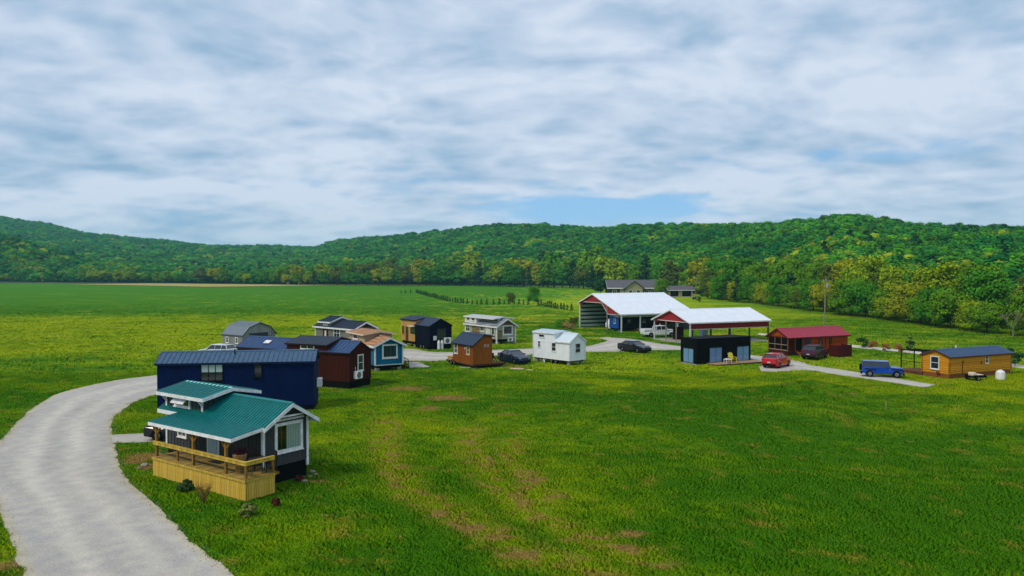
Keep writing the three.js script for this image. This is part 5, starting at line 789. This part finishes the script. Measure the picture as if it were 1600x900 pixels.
car('white suv parked by the gambrel shed', 'suv', ...P(340, 559), rad(160), 0xd5d9dc, suvK);
{ // pickup with open bed
  const c = car('white pickup truck standing under the gable end of the pavilion', 'pickup', ...P(1029, 526), rad(12), 0xd9dcdf, pick);
  const p = paint(0xd9dcdf), hw = 0.975; part(c, 'bed_side', box(-2.76, -0.78, 1.08, 1.32, hw - 0.1, hw - 0.02), p); part(c, 'bed_side', box(-2.76, -0.78, 1.08, 1.32, -hw + 0.02, -hw + 0.1), p); part(c, 'tailgate', box(-2.8, -2.74, 0.75, 1.32, -hw + 0.1, hw - 0.1), p); part(c, 'bed_liner', box(-2.72, -0.8, 1.09, 1.13, -hw + 0.12, hw - 0.12), blackP);
}
{ // boxy blue off-roader
  const c = car('bright blue boxy off road car parked on the drive by the yellow cabin', 'jeep', ...P(1378, 588.5), rad(-20), 0x0a3f9c, jeepK), p = paint(0x0a3f9c);
  for (const z of [-1, 1]) { for (const x of [-1.35, 1.45]) part(c, 'fender', [box(x - 0.55, x + 0.55, 0.94, 1.0, z > 0 ? 0.72 : -1.0, z > 0 ? 1.0 : -0.72), bar([x + 0.52, 0.97, z * 0.86], [x + 0.68, 0.7, z * 0.86], 0.28, 0.06)], blackP); const h = new THREE.CylinderGeometry(0.11, 0.11, 0.06, 16); h.rotateZ(Math.PI / 2); h.translate(2.12, 0.86, z * 0.5); part(c, 'headlight', h, lampGlass); }
  const w = part(c, 'spare_wheel', tyreG.clone(), rubber); w.rotation.y = Math.PI / 2; w.position.set(-2.25, 1.05, 0); w.scale.setScalar(1.15); part(w, 'rim', rimG.clone(), steel); c.scale.setScalar(0.87);
}
// ---------------------------------------------------------------- trees one can tell apart
const bark = M(0x4b4036, 0.95, { map: gr1 }), paleBark = M(0xa39c90, 0.9, { map: gr1 });
function trunkGeo(h, r, spread) {
  const l = [rod([0, -0.3, 0], [0.04 * h, h * 0.45, 0.02 * h], r, r * 0.7, 8), rod([0.04 * h, h * 0.45, 0.02 * h], [0, h * 0.85, 0], r * 0.7, r * 0.2, 6)];
  for (let k = 0; k < 6; k++) { const a = k * 2.4, y = h * (0.3 + 0.08 * k); l.push(rod([0.03 * h, y, 0.01 * h], [Math.cos(a) * spread * 0.6, y + h * 0.22, Math.sin(a) * spread * 0.6], r * 0.4, r * 0.12, 5)); }
  return boxUV(merged(l));
}
const TREE = { // unit trees about 12 m tall
  broad: [0, 1, 2].map(() => [crownGeo({ n: 2100, size: 0.85, lobes: 16, rx: 4.9, ry: 9.4, base: 2.0, core: 0.45 }), trunkGeo(9, 0.28, 4)]),
  near: [0, 1, 2].map(() => [crownGeo({ n: 5600, size: 0.46, lobes: 22, rx: 4.8, ry: 10.2, base: 1.0, core: 0.4 }), trunkGeo(9, 0.26, 4)]),
  bush: [0, 1].map(() => [crownGeo({ n: 4600, size: 0.46, lobes: 20, rx: 5.6, ry: 10.5, base: 0.2, core: 0.42 }), trunkGeo(8, 0.2, 4)]),
  pine: [0, 1].map(() => [crownGeo({ n: 1300, size: 0.9, lobes: 13, rx: 3.6, ry: 11, base: 1.2, core: 0.55, conic: true }), trunkGeo(11, 0.25, 1.5)])
};
const leafM = { green: leaf(0.05, 0.20, 0.010), mid: leaf(0.10, 0.235, 0.008), lime: leaf(0.20, 0.30, 0.008), gold: leaf(0.25, 0.29, 0.008), olive: leaf(0.085, 0.125, 0.018), dark: leaf(0.018, 0.07, 0.022) };
const LABEL = {
  green: 'deep green leafy tree', mid: 'mid green leafy tree', lime: 'bright yellow green spring tree', gold: 'golden green spring tree', olive: 'dull olive brown tree just leafing out', dark: 'dark evergreen tree'
};
let tk = 0;
function tree(form, hue, x, z, h, where, group, y = 0, wide = 1) {
  const v = TREE[form], [cg, tg] = v[tk++ % v.length], o = thing(hue === 'dark' ? 'pine_tree' : 'leafy_tree', LABEL[hue] + ' ' + where, 'tree', x, z, rnd() * 6.28, group, y), s = h / 12;
  o.scale.set(s * wide, s, s * wide);
  const t = new THREE.Mesh(tg, bark), c = new THREE.Mesh(cg, leafM[hue]); t.name = 'trunk'; c.name = 'crown'; for (const m of [t, c]) { m.castShadow = m.receiveShadow = true; o.add(m); } return o;
}
const hueOf = (r) => r < 0.28 ? 'green' : r < 0.54 ? 'mid' : r < 0.72 ? 'lime' : r < 0.81 ? 'gold' : r < 0.89 ? 'olive' : 'dark';
{ // belt at the far end of the fields
  const D = [[440, 610], [700, 590], [850, 520], [930, 470], [1000, 410], [1080, 352], [1180, 300]], Y = [[440, 414], [520, 408], [600, 406], [700, 400], [760, 398], [850, 394], [940, 390], [1000, 402], [1080, 404], [1180, 418]];
  for (const [row, k] of [[1, 1.0], [0, 0.72]]) for (let px = 445; px < 1185; px += row ? 21 : 16) {
    const q = px + rr(-5, 5), d = tab(D, q) * (1 + 0.035 * row) + rr(-6, 6), h = (EYE + (425 - tab(Y, q)) / F * d) * k * rr(0.78, 1.1);
    if (q > 940 && q < 1095 && !row) continue;
    const hue = hueOf(rnd()); tree(hue === 'dark' ? 'pine' : 'broad', hue, (q - 800) / F * d, -d, h, 'in the belt behind the middle field', 'trees of the belt behind the middle field', 0, rr(0.9, 1.15) * (hue === 'dark' ? 0.9 : 1));
  }
  const DL = [[-30, 800], [200, 715], [455, 635]], YL = [[-30, 392], [130, 408], [250, 420], [330, 414], [455, 412]];
  for (let px = -25; px < 450; px += 19) { const q = px + rr(-6, 6), d = tab(DL, q) + rr(-8, 12), h = Math.max(10, (EYE + (425 - tab(YL, q)) / F * d) * rr(0.6, 1.0)); if (q > 60 && q < 95) continue; const hue = hueOf(rnd() * 0.95); tree(hue === 'dark' ? 'pine' : 'broad', hue, (q - 800) / F * d, -d, h, 'at the edge of the left field', 'trees at the edge of the left field', 0, rr(1, 1.3)); }
}
{ // wood edge along the right field
  for (let d = 104; d < 312; d += 4.6 + d * 0.008) { const h = rr(5.5, 9) * (1 + (d - 110) / 500), hue = hueOf(rnd()); tree(hue === 'dark' ? 'pine' : 'bush', hue, 82.5 + rr(-1.5, 2) - 4 * sm(200, 310, d), -d, h, 'low at the edge of the right wood', 'low trees along the edge of the right wood', 0, rr(0.9, 1.25)); }
  for (let d = 106; d < 320; d += 6.5 + d * 0.01) { const hue = hueOf(rnd() * 0.97); tree(hue === 'dark' ? 'pine' : 'near', hue, 90 + rr(-1.5, 4) - 4 * sm(200, 310, d), -d, rr(10, 14.5) * (1 + (d - 110) / 700), 'in the second row of the right wood', 'taller trees behind the edge of the right wood', 0, rr(0.95, 1.2)); }
}
{
  const a = (px, d) => [(px - 800) / F * d, -d];
  tree('near', 'mid', ...a(1034, 314), 8.5, 'beside the farmhouse gable'); tree('near', 'olive', ...a(1112, 312), 12, 'beside the garage'); tree('near', 'lime', ...a(1140, 305), 13, 'beyond the garage lawn'); tree('broad', 'dark', ...a(938, 330), 9, 'at the farmhouse wall');
  tree('bush', 'green', ...a(834, 254), 6.0, 'standing alone by the row of young conifers', null, 0, 0.95); tree('bush', 'olive', ...a(798, 252), 4.6, 'standing alone by the row of young conifers', null, 0, 0.8);
}
{ // bare pale tree
  const [X, Z] = G(1583, 526), o = thing('bare_tree', 'pale leafless tree in front of the right wood', 'tree', X, Z), l = [], tw = [];
  (function grow(p, dir, len, r, n) { const q = [p[0] + dir[0] * len, p[1] + dir[1] * len, p[2] + dir[2] * len]; (n > 2 ? l : tw).push(rod(p, q, r, r * 0.65, n > 2 ? 7 : 4)); if (!n) return; for (let k = 0; k < (n > 2 ? 3 : 2 + (rnd() < 0.5)); k++) { const v = new THREE.Vector3(dir[0] + rr(-0.75, 0.75), dir[1] + rr(-0.1, 0.5), dir[2] + rr(-0.75, 0.75)).normalize(); grow(q, [v.x, v.y, v.z], len * rr(0.62, 0.82), r * 0.6, n - 1); } })([0, -0.1, 0], [0.02, 1, 0], 1.5, 0.11, 5);
  part(o, 'trunk', l, paleBark); part(o, 'branches', tw, paleBark, null, 'stuff');
}

// ---------------------------------------------------------------- rows of young conifers, shrubs
{
  const P = [[626, 458.4], [650, 457.6], [668, 463], [696, 470], [724, 474.7], [752, 476], [780, 476.2], [804, 475.5], [832, 477], [850, 479], [871, 483], [904, 487]].map(p => G(...p));
  const cg = crownGeo({ n: 340, size: 0.34, lobes: 8, rx: 0.62, ry: 2.1, base: 0.1, core: 0.7, conic: true }), tg = boxUV(rod([0, -0.1, 0], [0, 0.8, 0], 0.06, 0.03, 5)), m = leaf(0.022, 0.07, 0.024);
  for (let i = 1; i < P.length; i++) { const a = P[i - 1], b = P[i], L = Math.hypot(b[0] - a[0], b[1] - a[1]), n = Math.max(2, Math.round(L / (i < 5 ? 4.2 : 2.3))); for (let k = 0; k < n; k++) { const t = (k + rr(-0.12, 0.12)) / n; if (i > 4 && rnd() < 0.12) continue; const o = thing('young_conifer', 'small dark young conifer in the planted row across the field', 'conifer', lerp(a[0], b[0], t), lerp(a[1], b[1], t), rnd() * 6, 'planted row of young conifers'); o.scale.setScalar(rr(0.6, 0.95)); const c = new THREE.Mesh(cg, m), s = new THREE.Mesh(tg, bark); c.name = 'crown'; s.name = 'trunk'; c.castShadow = s.castShadow = true; o.add(c, s); } }
}
function shrub(x, y, h, w, mat, name, label, group, n = 900) { const [X, Z] = G(x, y), o = thing(name, label, 'shrub', X, Z, rnd() * 6, group), g = crownGeo({ n, size: 0.13 + 0.05 * w, lobes: 7, rx: w, ry: h, base: 0, core: 0.5 }); const m = new THREE.Mesh(g, mat); m.name = 'foliage'; m.castShadow = m.receiveShadow = true; o.add(m); part(o, 'stem', rod([0, -0.05, 0], [0, h * 0.7, 0], 0.035, 0.02, 5), bark); return o; }
shrub(1347, 543, 1.8, 0.9, leafM.dark, 'track_bush', 'dark round bush beside the pale track'); shrub(1364, 546, 1.1, 0.7, leaf(0.28, 0.14, 0.04), 'track_bush', 'rust orange bush nearest the dark round bush by the track'); shrub(1384, 548, 1.0, 0.6, leaf(0.28, 0.16, 0.05), 'track_bush', 'rust orange bush in the middle of the track bushes'); shrub(1404, 550, 1.0, 0.65, leaf(0.30, 0.17, 0.05), 'track_bush', 'rust orange bush nearest the yellow cabin porch'); shrub(1422, 549, 2.0, 0.6, leafM.dark, 'track_bush', 'upright dark bush behind the yellow cabin porch'); shrub(1586, 572, 2.0, 1.0, leafM.dark, 'track_bush', 'dark bush behind the end of the yellow cabin');
shrub(878, 512, 1.6, 1.5, leafM.green, 'barn_shrub', 'green shrub beside the open barn'); shrub(888, 514, 1.2, 1.5, leaf(0.25, 0.2, 0.06), 'barn_shrub', 'yellow brown shrub beside the open barn'); shrub(897, 510, 1.8, 1.2, leafM.olive, 'barn_shrub', 'olive shrub close against the open barn');
shrub(290, 768, 0.5, 0.4, leaf(0.03, 0.06, 0.02), 'deck_shrub', 'dark low shrub at the foot of the deck boards'); shrub(388, 806, 0.5, 0.45, leaf(0.12, 0.15, 0.04), 'deck_shrub', 'wispy olive shrub below the deck corner', null, 160); shrub(431, 790, 0.36, 0.16, leaf(0.09, 0.025, 0.02), 'deck_shrub', 'small dark red shrub below the deck corner'); shrub(468, 752, 0.25, 0.2, leaf(0.13, 0.03, 0.035), 'deck_shrub', 'small red shrub against the black skirting'); shrub(1467, 590, 0.9, 0.25, leaf(0.2, 0.04, 0.03), 'cabin_shrub', 'thin red shrub under the yellow cabin window');
{ const [X, Z] = G(318, 786), o = thing('bare_shrub', 'leafless brown twig shrub in front of the deck', 'shrub', X, Z), l = []; for (let k = 0; k < 26; k++) { const a = rnd() * 6.28, e = rr(0.35, 0.95), b = [Math.cos(a) * e * 0.3, rr(0.4, 0.6), Math.sin(a) * e * 0.3]; l.push(rod([0, 0, 0], b, 0.012, 0.008, 4)); for (let j = 0; j < 3; j++) l.push(rod(b, [b[0] + rr(-0.25, 0.25), b[1] + rr(0.1, 0.4), b[2] + rr(-0.25, 0.25)], 0.008, 0.004, 4)); } part(o, 'twigs', l, M(0x7a5a35, 0.9), null, 'stuff'); part(o, 'stem', rod([0, -0.05, 0], [0, 0.25, 0], 0.03, 0.02, 6), bark); }
{ const c = ['pale flat rock', 'grey rounded rock', 'small brown rock', 'low broad pale rock']; [[488, 738, 0.15], [494, 742, 0.11], [484, 746, 0.13], [476, 753, 0.16], [226, 728, 0.18], [218, 733, 0.14]].forEach(([x, y, r], i) => { const [X, Z] = G(x, y), g = new THREE.IcosahedronGeometry(r, 1), q = g.attributes.position; for (let k = 0; k < q.count; k++) { const s = 1 + 0.35 * n2(q.getX(k) * 6 + i * 3, q.getY(k) * 6 + q.getZ(k) * 5, i); q.setXYZ(k, q.getX(k) * s, q.getY(k) * s * 0.55, q.getZ(k) * s); } g.computeVertexNormals(); const m = part(scene, uniq('rock'), g, M([0x9a8f80, 0xa8a39a, 0x8a7a66][i % 3], 0.95, { map: gv })); m.position.set(X, r * 0.3, Z); tag(m, i < 4 ? c[i] + ' beside the black skirting of the cottage' : ['stone by the bare earth near the deck steps', 'stone by the bare earth at the road edge'][i - 4], 'rock'); }); }

// ---------------------------------------------------------------- poles, bales, stakes
function pole(x, y, h, label, arm) { const [X, Z] = G(x, y), o = thing('utility_pole', label, 'pole', X, Z, 0.3), w = M(0x9d978a, 0.9, { map: gr1 }); part(o, 'shaft', rod([0, -0.3, 0], [0.25, h, 0], 0.15, 0.1, 10), w); if (arm) { part(o, 'crossarm', bar([-0.6, h - 0.7, 0.14], [1.1, h - 0.62, 0.14], 0.1), w); for (const k of [-0.45, 0.25, 0.95]) part(o, 'insulator', rod([k, h - 0.62, 0.14], [k, h - 0.42, 0.14], 0.05, 0.03, 6), offwhite); const g = lathe([[0, 0], [0.26, 0], [0.28, 0.1], [0.28, 0.8], [0.2, 0.9], [0, 0.92]], 12); g.translate(0.55, h - 2.1, 0.1); part(o, 'transformer', g, galv); } else part(o, 'lamp_head', [rod([0.24, h - 0.4, 0], [0.9, h - 0.1, 0.3], 0.04), rbox(0.75, 1.15, h - 0.2, h - 0.05, 0.2, 0.45, 0.04)], galv); return o; }
pole(1288, 508, 9.4, 'tall wooden utility pole with transformer in the right field', true); pole(1087, 467, 9.6, 'pale lamp pole on the lawn by the garage', false);
shrub(1085, 469.5, 1.4, 0.9, leafM.dark, 'lawn_bush', 'dark clipped bush at the lamp pole by the garage'); shrub(1092, 472.5, 1.9, 1.0, leafM.dark, 'lawn_bush', 'taller dark bush at the lamp pole by the garage');
{ const [X, Z] = G(1384, 634), m = thing('marker_stake', 'pale wooden marker stake standing in the meadow', 'stake', X, Z); part(m, 'stake', box(-0.03, 0.03, -0.1, 0.62, -0.03, 0.03), wood(0xc9b48a)); part(m, 'tape', box(-0.035, 0.035, 0.5, 0.58, -0.035, 0.035), M(0xd89a4a, 0.7)); m.position.y = groundH(X, Z); }
for (let k = 0; k < 16; k++) { const px = 432 + k * 16 + rr(-6, 6), [X, Z] = G(px, 444.4 + rr(-0.3, 0.6)), g = new THREE.CylinderGeometry(0.8, 0.8, 1.4, 14); g.rotateZ(Math.PI / 2); g.translate(0, 0.95, 0); const m = part(scene, uniq('hay_bale'), g, M(0xd8d2bd, 0.9, { map: gr1 })); m.position.set(X, 0, Z); m.rotation.y = rnd() * 3; tag(m, 'pale round hay bale on the far straw field', 'hay bale', 'hay bales on the far straw field'); }

// ---------------------------------------------------------------- grass
{
  const tuft = (n, h, w, s) => { const P = [], N = []; for (let i = 0; i < n; i++) { const a = rnd() * 6.28, r = rr(0, s), x = Math.cos(a) * r, z = Math.sin(a) * r, b = rnd() * 6.28, c = Math.cos(b) * w, d = Math.sin(b) * w, hh = h * rr(0.6, 1.2), lx = Math.cos(a) * hh * rr(0.15, 0.6), lz = Math.sin(a) * hh * rr(0.15, 0.6); P.push(x - c, -0.02, z - d, x + c, -0.02, z + d, x + lx, hh, z + lz); const nx = lx * 0.4, nz = lz * 0.4, k = Math.hypot(nx, 1, nz); for (let j = 0; j < 3; j++) N.push(nx / k, 1 / k, nz / k); } const g = new THREE.BufferGeometry(); g.setAttribute('position', new THREE.Float32BufferAttribute(P, 3)); g.setAttribute('normal', new THREE.Float32BufferAttribute(N, 3)); g.setAttribute('uv', new THREE.BufferAttribute(new Float32Array(P.length / 3 * 2), 2)); return g; };
  const free = (x, z) => { for (const [X, Z, a, x0, x1, z0, z1] of holes) { const dx = x - X, dz = z - Z; if (dx * dx + dz * dz > 900) continue; const c = Math.cos(a), s = Math.sin(a), u = c * dx - s * dz, v = s * dx + c * dz; if (u > x0 && u < x1 && v > z0 && v < z1) return false; } return !onRoad(x, z); };
  const m = new THREE.MeshPhysicalMaterial({ specularIntensity: 0.1, roughness: 0.9, side: THREE.DoubleSide });
  for (const [label, d0, d1, dens, g] of [['short thick grass growing over the near meadow', 20, 46, 95, tuft(8, 0.085, 0.014, 0.09)], ['grass growing over the meadow around the houses', 46, 80, 34, tuft(10, 0.08, 0.021, 0.2)], ['taller hay grass growing over the far fields', 80, 260, 2.6, tuft(12, 0.10, 0.045, 0.5)]]) {
    const area = 0.76 * (d1 * d1 - d0 * d0), n = Math.round(area * dens), mats = [], cols = [], o = new THREE.Object3D(), c = new THREE.Color();
    for (let i = 0; i < n; i++) {
      const d = Math.sqrt(lerp(d0 * d0, d1 * d1, rnd())), x = rr(-0.76, 0.76) * d, z = -d;
      const t = turf(x, z), bare = t[0] / t[1];
      if (bare > 1.15 && rnd() < 0.85) continue;
      if (!free(x, z)) continue;
      if (d0 === 80 && rnd() < sm(120, 260, d)) continue;
      const q = (0.7 + 0.5 * rnd()) * (1 + 0.5 * n2(x * 0.8, z * 0.8, 6));
      o.position.set(x, groundH(x, z), z); o.rotation.y = rnd() * 6.28; o.scale.set(q, q * rr(0.7, 1.3), q); o.updateMatrix(); mats.push(o.matrix.clone());
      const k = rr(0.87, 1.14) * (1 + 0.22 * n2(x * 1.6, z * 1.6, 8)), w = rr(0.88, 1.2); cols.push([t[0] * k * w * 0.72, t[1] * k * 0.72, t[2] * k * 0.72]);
    }
    const im = new THREE.InstancedMesh(g, m, mats.length); mats.forEach((q, i) => { im.setMatrixAt(i, q); im.setColorAt(i, c.setRGB(...cols[i])); });
    im.name = uniq('grass'); im.receiveShadow = im.castShadow = true; scene.add(im); tag(im, label, 'grass', null, 'stuff'); console.log('grass', mats.length);
  }
}
{ // loose stones along the road edge
  const o = new THREE.Object3D(), c = new THREE.Color(), put = (name, label, cat, g, m, list) => { const im = new THREE.InstancedMesh(g, m, list.length); list.forEach(([x, y, z, s, col], i) => { o.position.set(x, y, z); o.rotation.set(0, rnd() * 6.28, 0); o.scale.set(s, s * rr(0.7, 1.2), s); o.updateMatrix(); im.setMatrixAt(i, o.matrix); im.setColorAt(i, c.setRGB(...col)); }); im.name = uniq(name); im.castShadow = im.receiveShadow = true; scene.add(im); tag(im, label, cat, null, 'stuff'); };
  const st = [], p = roads[0], g = new THREE.IcosahedronGeometry(1, 0); for (let i = 0; i < p.length - 1; i++) { const [ax, az] = p[i], [bx, bz] = p[i + 1], L = Math.hypot(bx - ax, bz - az); if (-az > 62 || L > 3) continue; for (let k = 0; k < L * 12; k++) { const t = rnd(), q = rr(-1, 1) * rr(0.05, 0.55), nx = (bz - az) / L, nz = -(bx - ax) / L, s = rr(0.01, 0.028), v = rr(0.2, 0.42); st.push([lerp(ax, bx, t) + nx * q, 0.02, lerp(az, bz, t) + nz * q, s, [v, v * 0.97, v * 0.92]]); } }
  put('loose_gravel', 'loose pale gravel spilt along the road edge', 'gravel', g, new THREE.MeshPhysicalMaterial({ roughness: 0.95, specularIntensity: 0.2 }), st); 
}
scene.fog = new THREE.FogExp2(0x78bcc6, 0.00012);
renderer.render(scene, camera);
